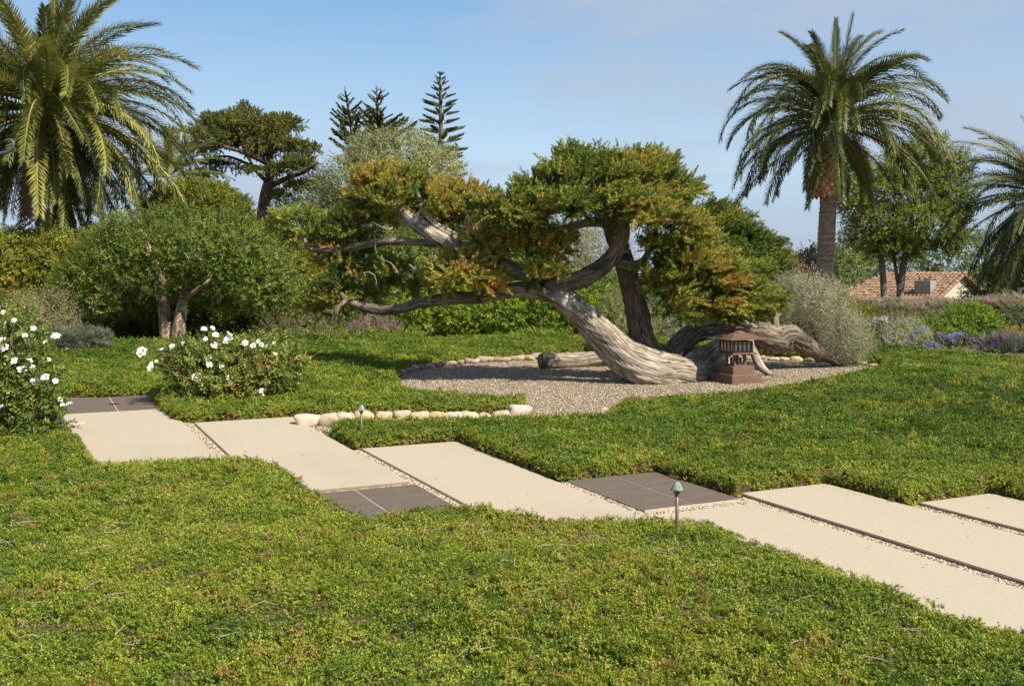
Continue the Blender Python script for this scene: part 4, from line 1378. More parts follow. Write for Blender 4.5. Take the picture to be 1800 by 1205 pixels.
plant('shrub', 'bare twiggy brown shrub beside the magenta flowering bush', 'shrub', [(535, 572, 42, 24, 24.6), (570, 580, 24, 18, 24.6), (490, 578, 26, 18, 24.4)], TWG, 70, .9, tint=.38, seed=68, stems=(M['dead'], 14, .012))
plant('ground_plant', 'lime green low leafy patch behind the far stone edging', 'plant', [(560, 598, 60, 8, 25), (640, 597, 80, 9, 25.4), (500, 600, 40, 9, 24.6), (710, 597, 40, 6, 25.6)], BRT, 130, .8, tint=.62, seed=69, under=.1)
mg = plant('flowering_bush', 'round magenta flowering bush before the bright green hedge', 'bush', [(655, 580, 44, 22, 25.8), (630, 586, 24, 16, 25.6), (684, 584, 24, 16, 25.6)], TWG, 110, .6, tint=.80, seed=70)
crown(mg, [(655, 579, 45, 23, 25.6), (630, 586, 25, 16, 25.4), (684, 584, 25, 16, 25.4)], MAG, 60, .7, name='flowers', seed=72, depth=.05)
plant('hedge', 'bright green glossy hedge behind the arching trunks', 'hedge',
      [(740, 560, 60, 42, 28), (815, 552, 66, 50, 28), (890, 552, 66, 56, 28), (960, 550, 62, 56, 28), (1015, 540, 46, 56, 28.4), (1055, 535, 40, 58, 29)], BRT, 115, 1.0, tint=.52, tvar=.2, seed=73, rough=.14, tamp=.2)
plant('hedge', 'dark shrub belt behind the bright green hedge', 'hedge', [(620, 500, 80, 70, 31), (720, 480, 90, 70, 31), (820, 470, 90, 60, 32), (900, 470, 70, 50, 32), (580, 555, 50, 40, 29), (640, 545, 60, 40, 29.5)], MID, 70, 1.1, tint=.34, tvar=.2, seed=74, rough=.15)
for i, (x, y, s_) in enumerate([(945, 596, 1.), (905, 598, .8), (975, 597, .8), (1110, 596, .9)]):
    b = np.append(GP(x, y + 1), 0)
    t_ = empty('strap_plant', b, 0, ['yellow green strap leaved clump below the hedge and left of the leaning trunk', 'small strap leaved clump furthest left under the bright hedge',
                                     'small strap leaved clump tucked against the leaning trunk', 'strap leaved clump left of the dark upright trunk base'][i], 'plant', 'strap leaved clumps at the hedge foot')
    k = 26
    rr = np.random.default_rng(i)
    scatter('leaves', b + np.column_stack([rr.normal(size=k) * .16 * s_, rr.normal(size=k) * .12, np.zeros(k)]), np.column_stack([rr.normal(size=k) * .3, rr.normal(size=k) * .3, np.ones(k)]), s_ * rr.uniform(.7, 1.1, k), .55 + rr.normal(size=k) * .15, STR, t_, seed=i)
ol = plant('shrub', 'olive green shrub between the upright dark trunk and the low arch', 'shrub', [(1158, 586, 34, 22, 25), (1140, 590, 24, 16, 24.6)], TWG, 120, .8, tint=.95, seed=75)
vf = plant('flowering_bush', 'violet flowered plant left of the low arching trunk', 'bush', [(1188, 586, 20, 22, 24.5), (1196, 600, 18, 14, 24.3)], MID, 110, .7, tint=.5, seed=76)
crown(vf, [(1186, 580, 20, 20, 24.3), (1190, 570, 14, 10, 24.3)], VIO, 26, .9, name='flowers', seed=77, depth=.05)
plant('shrub', 'pale green shrub with bare stems seen past the leaning trunk', 'shrub', [(1085, 560, 34, 40, 27), (1110, 540, 28, 40, 27.6), (1090, 505, 40, 30, 28.6)], OLV, 60, .5, tint=.45, seed=78)
plant('hedge', 'mixed green hedge behind the right cascading juniper', 'hedge', [(1180, 540, 60, 50, 29), (1260, 540, 70, 50, 29), (1340, 545, 60, 46, 29), (1400, 560, 40, 36, 29)], MID, 60, 1.1, tint=.4, seed=79)
# stake fence behind the vine
fe = empty('stake_fence', PX(575, 430, 30) * [1, 1, 0], 0, 'weathered brown stake fence showing behind the left juniper limb', 'fence')
stm = MB().box((0, 0, 0), (.035, .035, 2.5)).mesh('stake', [M['reed']])
for i in range(26):
    o = bpy.data.objects.new('stake', stm); lk(o, fe)
    o.location = (-.75 + i * .066, random.uniform(-.02, .02), 1.25 + random.uniform(-.08, .06)); o.rotation_euler = (random.gauss(0, .02), random.gauss(0, .03), random.uniform(0, 1))
MB().box((.07, .05, 2.0), (1.9, .04, .05)).build('rail', [M['reed']], fe)

# ------------------------------------------------------------------ the old juniper
def nearer(q, k=1.0):
    return [tuple(e[:4]) + (e[4] - k * min(1, max(0, (1010 - e[0]) / 240)),) + tuple(e[5:]) for e in q]


def nearer4(q, k=.35):
    return [(e[0], e[1], e[2] - k * min(1, max(0, (1010 - e[0]) / 240)), e[3]) for e in q]


b0 = PX(1180, 668, 16.6)
old = empty('old_juniper', (b0[0], b0[1], ZG), 0, 'ancient leaning juniper with twisted grey trunks and orange tipped crown on gravel', 'tree')
limbpx('trunk', old, [(1250, 668, 17.0, 16), (1222, 662, 16.8, 26), (1185, 655, 16.5, 34), (1140, 648, 16.3, 34), (1098, 626, 16.3, 30), (1060, 590, 16.3, 26), (1025, 556, 16.3, 23.5), (992, 528, 16.3, 22), (966, 507, 16.35, 18), (948, 498, 16.4, 12)],
       M['bark'], n=56, step=.035, ridge=.11, nr=13, twist=.9, knob=.10, seed=2)
limbpx('trunk', old, [(1172, 662, 16.6, 26), (1140, 628, 16.8, 26), (1127, 592, 17, 20), (1121, 555, 17.1, 20), (1112, 515, 17.1, 19), (1102, 480, 17.1, 17), (1090, 440, 17.1, 16), (1078, 405, 17.0, 15), (1070, 370, 16.6, 11), (1058, 335, 16.2, 6), (1045, 310, 16.0, 2)],
       M['bark_dark'], n=40, step=.035, ridge=.16, nr=13, twist=.7, knob=.08, seed=3, label='dark furrowed upright second trunk')
limbpx('limb', old, [(958, 494, 16.15, 8), (975, 499, 16.2, 13), (1005, 496, 16.25, 15), (1042, 480, 16.3, 15), (1072, 456, 16.4, 14), (1091, 425, 16.2, 12.5), (1097, 395, 16.1, 11), (1100, 360, 16.0, 8), (1112, 325, 15.9, 5), (1120, 300, 15.9, 2)], M['bark_dark'], n=28, step=.04, ridge=.15, nr=11, knob=.05, seed=4)
limbpx('limb', old, nearer4([(985, 522, 16.3, 15), (935, 509, 16.3, 13), (890, 511, 16.5, 12.5), (840, 523, 16.7, 10.5), (790, 524, 17, 11), (740, 533, 17.3, 9.5), (690, 545, 17.6, 8), (645, 541, 17.9, 8), (612, 529, 18, 6), (598, 515, 18, 4)]), M['bark_mid'], n=24, step=.045, ridge=.14, nr=9, knob=.10, seed=5)
limbpx('limb', old, nearer4([(985, 516, 16.4, 16), (935, 488, 16.6, 14), (880, 465, 16.8, 13), (830, 448, 17, 12), (780, 424, 17.2, 13), (735, 394, 17.4, 12), (703, 366, 17.6, 8), (675, 335, 17.7, 5), (660, 310, 17.8, 2)]), M['bark'], n=24, step=.045, ridge=.16, nr=9, knob=.06, seed=6)
limbpx('limb', old, nearer4([(825, 444, 17.1, 6), (790, 432, 17.2, 6), (745, 427, 17.4, 6), (690, 424, 17.6, 7), (645, 430, 17.8, 7), (595, 439, 18, 5), (548, 438, 18.2, 5), (536, 422, 18.3, 3.5), (528, 405, 18.3, 1.5)]), M['bark_dark'], n=18, step=.05, ridge=.13, nr=7, knob=.10, seed=7)
limbpx('limb', old, nearer4([(870, 458, 17, 8), (820, 428, 17.2, 8), (775, 401, 17.3, 7), (745, 372, 17.4, 5), (735, 340, 17.5, 3)]), M['bark'], n=16, step=.05, ridge=.13, nr=7, knob=.08, seed=8)
limbpx('limb', old, nearer4([(800, 440, 17.0, 5), (810, 415, 16.9, 5), (818, 396, 16.9, 4), (822, 370, 16.9, 2)]), M['bark'], n=12, step=.05, ridge=.12, nr=5, knob=.1, seed=9)
limbpx('limb', old, nearer4([(610, 528, 18, 5), (594, 543, 17.9, 5), (590, 562, 17.9, 3), (586, 572, 17.9, 1)]), M['bark_dark'], n=10, step=.05, ridge=.1, nr=5, knob=.1, seed=10)
limbpx('limb', old, [(1080, 392, 17, 10), (1032, 391, 17, 8), (985, 404, 17, 7), (945, 418, 17, 5), (915, 420, 17, 3)], M['bark'], n=14, step=.05, ridge=.13, nr=7, knob=.07, seed=11)
limbpx('limb', old, [(1088, 462, 16.9, 7), (1112, 466, 16.8, 7), (1132, 456, 16.8, 6), (1143, 432, 16.9, 5), (1152, 400, 17, 4), (1160, 370, 17, 2)], M['bark'], n=14, step=.04, ridge=.12, nr=7, knob=.1, seed=12, label='pale bare side branch')
limbpx('limb', old, [(1150, 655, 16.9, 18), (1180, 632, 17.2, 20), (1200, 604, 17.4, 18), (1222, 587, 17.6, 16), (1262, 580, 17.8, 15), (1310, 582, 18.1, 18), (1345, 592, 18.3, 22), (1372, 596, 18.4, 22), (1388, 588, 18.4, 17), (1408, 600, 18.6, 17), (1435, 616, 18.8, 14), (1458, 628, 19.0, 10), (1474, 637, 19.2, 7), (1488, 644, 19.3, 5), (1500, 643, 19.4, 2)],
       M['bark_mid'], n=40, step=.04, ridge=.17, nr=13, twist=.8, knob=.12, seed=13, label='low arching limb that dips back to the gravel')
limbpx('root', old, [(1185, 668, 16.7, 16), (1215, 655, 16.9, 26), (1242, 640, 17.1, 28), (1262, 622, 17.4, 24), (1276, 602, 17.7, 17), (1290, 588, 17.9, 10)], M['bark'], n=40, step=.04, ridge=.18, nr=12, twist=.5, knob=.14, seed=14)
limbpx('root', old, [(1250, 640, 17.2, 18), (1268, 655, 17.1, 14), (1282, 668, 17.0, 6)], M['bark'], n=24, step=.04, ridge=.15, nr=9, knob=.1, seed=15)
limbpx('root', old, [(1312, 590, 18.0, 8), (1326, 622, 17.8, 7), (1338, 645, 17.6, 7), (1356, 659, 17.4, 4)], M['bark'], n=14, step=.04, ridge=.14, nr=7, knob=.1, seed=16)
limbpx('limb', old, [(1366, 585, 18.3, 6), (1364, 568, 18.3, 6), (1366, 555, 18.4, 4), (1380, 545, 18.5, 2)], M['bark_dark'], n=10, step=.04, ridge=.1, nr=5, knob=.1, seed=17)
limbpx('limb', old, [(1440, 612, 18.8, 4), (1433, 580, 18.8, 5), (1429, 550, 18.8, 5), (1428, 525, 18.9, 3)], M['bark_dark'], n=10, step=.04, ridge=.12, nr=5, knob=.1, seed=18)
limbpx('limb', old, [(1430, 556, 18.8, 3), (1415, 568, 18.7, 3), (1395, 568, 18.6, 2)], M['bark_dark'], n=8, step=.04, knob=.1, seed=19)
rg = np.random.default_rng(8)
tw = MB()
for (x, y, Yt) in [(690, 400, 17.2), (660, 440, 17.6), (720, 470, 17.4), (790, 470, 16.9), (830, 400, 16.9), (900, 440, 16.6), (760, 440, 17.0), (1150, 430, 16.9), (1170, 500, 17), (640, 480, 17.7), (850, 480, 16.6), (1010, 330, 16.3), (1120, 420, 16.6), (700, 480, 17.3), (740, 490, 17.3), (810, 480, 16.6), (930, 400, 16.4), (880, 390, 16.5)]:
    p = PX(x, y, Yt - .6 * min(1, max(0, (1010 - x) / 240)))
    d = rdir(rg); d[1] -= .4
    pts_ = [p]
    for k in range(4):
        d = d + rg.normal(size=3) * .45; d /= np.linalg.norm(d); pts_.append(pts_[-1] + d * .11)
    tw.tube(pts_, [.012, .010, .008, .005, .002], 5)
o = tw.build('dead_twigs', M['dead'], old, world=True); o['kind'] = 'stuff'

def padded(q, srcs, label, seed, tint, per=34, cd=8.0, size=.92, pr=(.25, .10), lean=(0, 0, 0), zk=0., gap=-9., under=.45, parent=None, tvar=.1, tamp=.16, core=60):
    """crown of many small flattened pads of plumes set over the lumps, with shaded gaps between"""
    rg = np.random.default_rng(seed)
    Lm = [(c_ - [0, 0, .04], np.maximum(r_ - np.array([.13, .13, .16]), [.10, .10, .06])) for c_, r_ in lumpspx(q)]
    C0, N0 = lump_points(Lm, cd, rg, seed=seed, depth=.20, rough=.16, rfreq=5., gap=gap, up=.15, lean=lean, under=under)
    N0 = N0 / np.linalg.norm(N0, axis=1)[:, None]
    m = len(C0)
    big = rg.uniform(.65, 1.35, m)
    u = rg.normal(size=(m, per, 3)); u /= np.linalg.norm(u, axis=2)[:, :, None]
    u[:, :, 2] = np.abs(u[:, :, 2]) * np.where(rg.uniform(size=(m, per)) < .8, 1, -.6)
    off = u * np.array([pr[0], pr[0], pr[1]]) * (big[:, None] * rg.uniform(.5, 1.05, (m, per)))[:, :, None]
    P = C0[:, None] + off + N0[:, None] * .05
    D = u * .75 + N0[:, None] * .75 + np.array([0, 0, .22]) + np.array(lean) + rg.normal(size=(m, per, 3)) * .2
    zm = np.mean([l[0][2] for l in Lm])
    tc_ = tint + tamp * field(C0, 2.2, seed + 5) + rg.normal(size=m) * .13 - zk * (C0[:, 2] - zm)
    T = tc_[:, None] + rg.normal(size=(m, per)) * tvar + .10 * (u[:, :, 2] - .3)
    k = P.reshape(-1, 3)[:, 2] > .05
    # inner foliage, its tint darkened as shade in the gaps; closes the crown's heart
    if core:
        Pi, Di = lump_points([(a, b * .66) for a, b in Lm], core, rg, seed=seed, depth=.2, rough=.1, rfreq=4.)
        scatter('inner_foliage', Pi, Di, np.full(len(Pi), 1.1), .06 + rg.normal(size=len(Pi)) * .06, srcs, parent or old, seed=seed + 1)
    o = scatter('crown', P.reshape(-1, 3)[k], D.reshape(-1, 3)[k], (size * rg.uniform(.7, 1.25, m * per))[k], T.ravel()[k], srcs, parent or old, seed=seed)
    return tag(o, label)


cq = [(1060, 318, 108, 54, 17.0), (985, 335, 88, 46, 16.8), (1150, 335, 76, 56, 17.0), (1190, 385, 52, 46, 17.0), (925, 372, 72, 44, 16.8), (1050, 360, 95, 34, 16.5), (880, 362, 52, 44, 16.8), (1010, 285, 60, 26, 17.2), (1115, 290, 60, 30, 17.2), (1130, 375, 60, 28, 16.3)]
DY = .75
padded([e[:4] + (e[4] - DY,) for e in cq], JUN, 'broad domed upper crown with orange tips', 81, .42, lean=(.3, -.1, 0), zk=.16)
def shoots(q, dens, seed, tint, label=None, lean=(.4, -.1, .2)):
    rg = np.random.default_rng(seed)
    P, D = lump_points([(c_ - [0, 0, .04], np.maximum(r_ - np.array([.13, .13, .16]), [.10, .10, .06])) for c_, r_ in lumpspx(q)], dens, rg, seed=seed, depth=.03, rough=.16, rfreq=8., up=.25, lean=lean, under=.5)
    n = len(P)
    st = np.repeat(np.array([0, .09, .18, .26])[None], n, 0).ravel(); P = np.repeat(P, 4, 0); D = np.repeat(D / np.linalg.norm(D, axis=1)[:, None], 4, 0)
    P = P + D * st[:, None]
    scatter('long_shoots', P, D + rg.normal(size=D.shape) * .25, (1.05 - st * 1.6) * rg.uniform(.8, 1.1, len(P)), np.repeat(tint + rg.normal(size=n) * .16, 4), JUN, old, seed=seed)


shoots([e[:4] + (e[4] - DY,) for e in cq], 5, 181, .36)
cl_ = [(690, 320, 64, 36, 17.6), (745, 352, 78, 40, 17.5), (650, 355, 50, 34, 17.7), (800, 385, 48, 40, 17.2), (820, 350, 24, 26, 17.3)]
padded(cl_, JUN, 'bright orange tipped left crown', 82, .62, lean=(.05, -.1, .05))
cm = [(600, 398, 66, 32, 18.0), (525, 392, 54, 26, 18.3), (560, 415, 40, 20, 18.0), (640, 455, 40, 24, 17.9), (600, 480, 60, 36, 18.0), (585, 518, 42, 30, 18.0), (560, 545, 24, 22, 18.0), (690, 480, 44, 30, 17.8), (735, 505, 36, 20, 17.4), (655, 515, 36, 20, 17.8)]
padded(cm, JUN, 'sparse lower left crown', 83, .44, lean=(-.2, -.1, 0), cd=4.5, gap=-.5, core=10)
ck = [(860, 428, 66, 32, 16.7), (925, 430, 56, 34, 16.5), (985, 435, 40, 26, 16.4), (810, 470, 52, 36, 16.5), (845, 500, 40, 26, 16.4), (935, 485, 36, 18, 16.1), (775, 490, 34, 22, 16.7), (962, 474, 26, 20, 16.2)]
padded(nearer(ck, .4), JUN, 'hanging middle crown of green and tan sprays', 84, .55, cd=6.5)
cr_ = [(1190, 440, 62, 44, 16.9), (1235, 480, 74, 48, 17.0), (1180, 505, 52, 36, 16.9), (1265, 518, 76, 40, 17.2), (1330, 528, 40, 30, 17.6), (1195, 540, 44, 18, 16.9), (1270, 545, 58, 16, 17.3), (1150, 480, 32, 40, 16.9), (1300, 500, 50, 40, 17.6)]
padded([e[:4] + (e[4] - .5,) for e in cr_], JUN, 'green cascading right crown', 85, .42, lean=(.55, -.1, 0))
shoots(cl_, 5, 182, .55, lean=(-.1, -.1, .3)); shoots([e[:4] + (e[4] - .5,) for e in cr_], 6, 185, .36, lean=(.8, -.1, 0)); shoots(cm, 5, 183, .42, lean=(-.6, -.1, .1))
cg = [(1428, 530, 60, 34, 18.8), (1395, 515, 36, 24, 18.8), (1465, 570, 40, 36, 19.0), (1486, 606, 28, 26, 19.2), (1452, 588, 26, 22, 19.1), (1500, 600, 20, 34, 19.3), (1480, 545, 22, 24, 19.0), (1385, 545, 20, 20, 18.7)]
crown(old, cg, GRY, 300, .85, tint=.72, tvar=.2, seed=86, rough=.22, rfreq=3., depth=.35, gap=-.95, up=.25, label='pale grey green feathery crown on the low limb')
sec = tree('juniper', 'dense green juniper rising behind the right side of the old juniper', 'tree', 1290, 20.5,
           [[(1290, 610, 20.5, 12), (1285, 540, 20.5, 10), (1280, 450, 20.5, 7), (1270, 400, 20.5, 4)]],
           None, CYP, 0, 0, M['bark_dark'], gz=0)
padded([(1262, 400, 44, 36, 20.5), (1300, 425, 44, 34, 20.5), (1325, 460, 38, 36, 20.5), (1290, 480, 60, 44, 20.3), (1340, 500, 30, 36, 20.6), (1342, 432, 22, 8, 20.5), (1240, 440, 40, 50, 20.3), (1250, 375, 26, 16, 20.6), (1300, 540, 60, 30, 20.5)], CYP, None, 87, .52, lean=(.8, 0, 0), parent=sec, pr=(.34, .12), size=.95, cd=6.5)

lg = limbpx('fallen_log', None, [(950, 634, 18.7, 12), (962, 634, 18.7, 14), (1000, 635, 18.9, 11), (1040, 631, 19.1, 12), (1080, 627, 19.3, 12), (1120, 623, 19.5, 9)], M['bark'], n=26, step=.05, ridge=.12, nr=9, knob=.16, seed=21)
tag(lg, 'weathered grey log with dark cut end lying on the gravel behind the leaning trunk', 'log')
e_ = PX(948.5, 634, 18.66)
le = MB(); v, f, _ = tube_geo([e_, e_ + [.03, .01, 0]], [.12, .135], 16); le.add(v, f)
o = le.build('cut_end', M['wood_end'], lg, world=True)

# ------------------------------------------------------------------ stones
def stone_mesh(seed, mat, sub=2):
    bm = bmesh.new(); bmesh.ops.create_icosphere(bm, subdivisions=sub, radius=.5)
    rg = np.random.default_rng(seed)
    co = np.array([v.co[:] for v in bm.verts])
    q = 3.2
    nrm = (np.abs(co) ** q).sum(1) ** (1 / q)
    co = co / nrm[:, None] * .5
    co += co / .5 * (.085 * field(co * 1., 7, seed, 3))[:, None]; co[:, 0] += .22 * co[:, 2] * math.sin(seed * 1.7)
    co[:, 0] *= 1 + .18 * np.sin(co[:, 2] * 4 + seed)
    for v, c in zip(bm.verts, co): v.co = c
    me = bpy.data.meshes.new('edging_stone'); bm.to_mesh(me); bm.free()
    me.polygons.foreach_set('use_smooth', [True] * len(me.polygons)); me.materials.append(mat)
    return me


SM1 = [stone_mesh(i, M['stone'], 3) for i in range(7)]
SM2 = [stone_mesh(20 + i, M['stone_tan'], 2) for i in range(7)]
ORD = ['first', 'second', 'third', 'fourth', 'fifth', 'sixth', 'seventh', 'eighth', 'ninth', 'tenth', 'eleventh', 'twelfth', 'thirteenth', 'fourteenth', 'fifteenth', 'sixteenth', 'seventeenth', 'eighteenth', 'nineteenth',
       'twentieth', 'twenty first', 'twenty second', 'twenty third', 'twenty fourth', 'twenty fifth', 'twenty sixth', 'twenty seventh', 'twenty eighth', 'twenty ninth', 'thirtieth']


def stone(me, x, ybot, wpx, hpx, label, group, rot=0., dz=ZG, dep=.8):
    p = GP(x, ybot, dz)
    k = p[1] / F
    o = bpy.data.objects.new('edging_stone', me); lk(o)
    w_, h_ = wpx * k, hpx * k * .92
    o.location = (p[0], p[1] + w_ * .3, dz + h_ * .37)
    o.scale = (w_, w_ * dep, h_)
    o.rotation_euler = (random.gauss(0, .08), random.gauss(0, .08), rot + random.gauss(0, .12))
    return tag(o, label, 'stone', group)


xb = [(516, 558), (558, 588), (588, 621), (621, 655), (655, 689), (689, 720), (719, 753), (754, 778), (777, 808), (807, 840), (841, 864), (863, 897), (893, 931)]
for i, (a, b) in enumerate(xb):
    extra = {0: 'long flat cream stone touching the pale slab', 12: 'tall cream end stone at the gravel opening', 3: 'pale cream stone right behind the far path light'}.get(i, '%s cream stone from the slab in the row behind the path light' % ORD[i])
    stone(SM1[i % 7], (a + b) / 2, 750 - i * .75 if i < 12 else 739, (b - a) * 1.10, [24, 27, 29, 30, 29, 31, 27, 24, 24, 24, 20, 22, 34][i], extra, 'cream boulders edging the lawn beside the path', dz=ZG)
stone(SM1[3], 1067, 734, 24, 20, 'lone cream stone at the lawn tip across the gravel opening', 'cream boulders edging the lawn beside the path')


def stone_row(pl, n, wpx, hpx, what, group, jit=.2, mset=SM2):
    P = np.array(pl, float)
    d = np.concatenate([[0], np.cumsum(np.linalg.norm(np.diff(P, axis=0) * [1, 2.0], axis=1))])
    for i in range(n):
        s_ = d[-1] * (i + .5) / n
        x, y = np.interp(s_, d, P[:, 0]), np.interp(s_, d, P[:, 1])
        f_ = i / max(1, n - 1)
        stone(mset[random.randrange(len(mset))], x + random.gauss(0, .6), y + random.gauss(0, .6), (wpx[0] * (1 - f_) + wpx[1] * f_) * random.uniform(.85, 1.15), (hpx[0] * (1 - f_) + hpx[1] * f_) * random.uniform(.85, 1.15),
              what % ORD[i], group, rot=random.gauss(0, .3))


stone_row([(703, 684), (694, 676), (691, 668), (698, 659), (712, 654), (740, 650), (775, 645), (815, 641), (850, 637), (890, 635), (930, 633), (965, 631), (1010, 629), (1045, 627)], 30, (13, 22), (11, 13), '%s tan stone from the left along the back rim of the gravel', 'tan stones round the back of the gravel bed')
stone_row([(1165, 624), (1230, 625), (1322, 633), (1345, 632), (1372, 633), (1400, 635), (1430, 637), (1452, 640)], 14, (13, 17), (9, 9), '%s small tan stone from the left behind the lantern', 'tan stones behind the lantern', mset=SM2 + SM1[:3])
for i, (x, y, w_) in enumerate([(1518, 642, 18), (1536, 645, 18), (1551, 647, 14)]):
    stone(SM2[i + 1], x, y, w_, 8, ['leftmost', 'middle', 'rightmost'][i] + ' flat tan stone of three at the right tip of the gravel', 'flat stones at the right tip of the gravel')
stone_row([(380, 614), (470, 614), (500, 613), (560, 611), (620, 609), (680, 607), (742, 605)], 24, (13, 11), (6.5, 5), '%s small pale stone from the left along the far lawn edge', 'pale stones along the far lawn edge', mset=SM1)

# ------------------------------------------------------------------ lantern
TH = math.atan2(BX[1], BX[0])
fc = GP(1287, 676, ZG)                                    # nearest base corner
s0 = .60
u_ = np.array([math.cos(TH), math.sin(TH)]); v_ = np.array([-math.sin(TH), math.cos(TH)])
lc = fc + (u_ + v_) * s0 / 2
ln = empty('garden_lantern', (lc[0], lc[1], ZG), TH, 'rust brown metal pagoda lantern with milky panes standing on the gravel', 'lantern')
MB().box((0, 0, .075), (.60, .60, .15), taper=.985).build('base_plinth', M['copper'], ln, bevel=.006)
MB().box((0, 0, .21), (.43, .43, .12), taper=.97).build('upper_plinth', M['copper'], ln, bevel=.005)
MB().box((0, 0, .28), (.265, .265, .02)).build('sill', M['copper'], ln, bevel=.003)
for sx_ in (-1, 1):
    for sy_ in (-1, 1):
        MB().box((sx_ * .10, sy_ * .10, .375), (.036, .036, .17)).build('post', M['copper'], ln, bevel=.003)
for k in range(4):                                        # arched brackets between the posts
    mb = MB()
    c, s_ = math.cos(k * PI / 2), math.sin(k * PI / 2)
    pr = [(-.082, .46), (-.082, .40), (-.05, .432), (0, .445), (.05, .432), (.082, .40), (.082, .46)]
    V = []
    for yy in (-.108, -.094):
        V += [(x * c - yy * s_, x * s_ + yy * c, z) for x, z in pr]
    mb.add(V, [(0, 1, 2, 3, 4, 5, 6), (13, 12, 11, 10, 9, 8, 7)] + [(i, i + 7, (i + 1) % 7 + 7, (i + 1) % 7) for i in range(7)])
    mb.build('bracket', M['copper'], ln)
    MB().box((-.03 * c * 0 + .10 * s_ * 0 + (0) * c - (-.098) * s_, (0) * s_ + (-.098) * c, .345), (.016, .016, .11)).build('mullion', M['copper'], ln)
MB().box((0, 0, .471), (.47, .47, .022)).box((0, 0, .452), (.30, .30, .016)).build('shelf', M['copper'], ln, bevel=.004)
hw, z0, z1 = .19, .482, .672
fr = MB()
fr.box((0, 0, z0 + .016), (2 * hw + .01, 2 * hw + .01, .032)).box((0, 0, z1 - .010), (2 * hw + .01, 2 * hw + .01, .02))
for sx_ in (-1, 1):
    for sy_ in (-1, 1):
        fr.box((sx_ * (hw - .012), sy_ * (hw - .012), (z0 + z1) / 2), (.034, .034, z1 - z0 - .03))
fr.build('window_frame', M['copper'], ln, bevel=.002)
pm = MB().box((0, 0, 0), (.052, .006, .14)).mesh('pane', [M['glass']])
bm1 = MB().box((0, 0, 0), (.030, .014, .14)).mesh('muntin', [M['copper']])
bm2 = MB().box((0, 0, 0), (.33, .010, .006)).mesh('muntin', [M['copper']])
for k in range(4):
    a = k * PI / 2
    for i in range(4):
        xx = -.126 + i * .084
        o = bpy.data.objects.new('pane', pm); lk(o, ln); o.location = (xx * math.cos(a) + (hw - .022) * math.sin(a), xx * math.sin(a) - (hw - .022) * math.cos(a), .584); o.rotation_euler = (0, 0, a)
    for i in range(3):
        xx = -.084 + i * .084
        o = bpy.data.objects.new('muntin', bm1); lk(o, ln); o.location = (xx * math.cos(a) + (hw - .014) * math.sin(a), xx * math.sin(a) - (hw - .014) * math.cos(a), .584); o.rotation_euler = (0, 0, a)
    for zz in (.548, .622):
        o = bpy.data.objects.new('muntin', bm2); lk(o, ln); o.location = ((hw - .012) * math.sin(a), -(hw - .012) * math.cos(a), zz); o.rotation_euler = (0, 0, a)
rf = MB()
R_ = .385; zt = .84
V = []
for (h_, q) in ((.700, 1.), (.690, 1.), (.735, .70), (.775, .42), (zt, .10)):
    for (x, y) in ((-1, -1), (1, -1), (1, 1), (-1, 1)):
        V.append((x * R_ * q, y * R_ * q, h_ + (.012 if q == 1. else 0)))
Fq = []
order = [1, 0, 2, 3, 4]
for a, b in zip(order[1:-1], order[2:]):
    for i in range(4):
        Fq.append((a * 4 + i, a * 4 + (i + 1) % 4, b * 4 + (i + 1) % 4, b * 4 + i))
for i in range(4): Fq.append((4 + i, 4 + (i + 1) % 4, (i + 1) % 4, i))
Fq.append((7, 6, 5, 4)); Fq.append((16, 17, 18, 19))
rf.add(V, Fq).build('roof', M['copper'], ln)
for sx_ in (-1, 1):
    for sy_ in (-1, 1):
        mb = MB(); mb.tube([(sx_ * R_ * .995, sy_ * R_ * .995, .713), (sx_ * R_ * .7, sy_ * R_ * .7, .737), (sx_ * R_ * .42, sy_ * R_ * .42, .777), (sx_ * R_ * .1, sy_ * R_ * .1, zt)], [.006] * 4, 6)
        mb.build('ridge', M['copper'], ln)
MB().box((0, 0, zt + .012), (.07, .07, .03)).build('cap_neck', M['iron'], ln)
mb = MB(); q = .10
mb.add([(-q, -q, zt + .035), (q, -q, zt + .035), (q, q, zt + .035), (-q, q, zt + .035), (-.02, -.02, zt + .065), (.02, -.02, zt + .065), (.02, .02, zt + .065), (-.02, .02, zt + .065)],
       [(3, 2, 1, 0), (4, 5, 6, 7), (0, 1, 5, 4), (1, 2, 6, 5), (2, 3, 7, 6), (3, 0, 4, 7)])
mb.build('cap', M['copper'], ln, bevel=.004)


# ------------------------------------------------------------------ path lights
def path_light(x, ytop, ybot, label):
    zt = None
    p = GP(x, ybot, .15)
    k = p[1] / F
    h_ = .20 + (ybot - ytop) * k
    t_ = empty('path_light', (p[0], p[1], -.05), 0, label, 'path light', 'verdigris path lights')
    MB().tube([(0, 0, -.02), (0, 0, h_ * .5), (0, 0, h_ - .005)], [.011, .011, .011], 12).build('post', M['post'], t_, smooth=True)
    MB().lathe([(.011, 0), (.014, .01), (.022, .03), (.024, .036)], 14, (0, 0, h_ - .045)).build('collar', M['post'], t_, smooth=True)
    nf = 12
    prof = [(.0, .052), (.012, .055), (.019, .048), (.022, .043), (.040, .004), (.038, 0), (.0, .012)]
    MB().lathe([(r, z) for r, z in prof], nf, (0, 0, h_ - .005)).build('hat', M['verdigris'], t_)
    return t_


path_light(1190, 860, 922, 'path light with verdigris hat in the foreground ground cover before the brown tiles')
path_light(635, 720, 752, 'path light with verdigris hat in front of the row of cream stones')


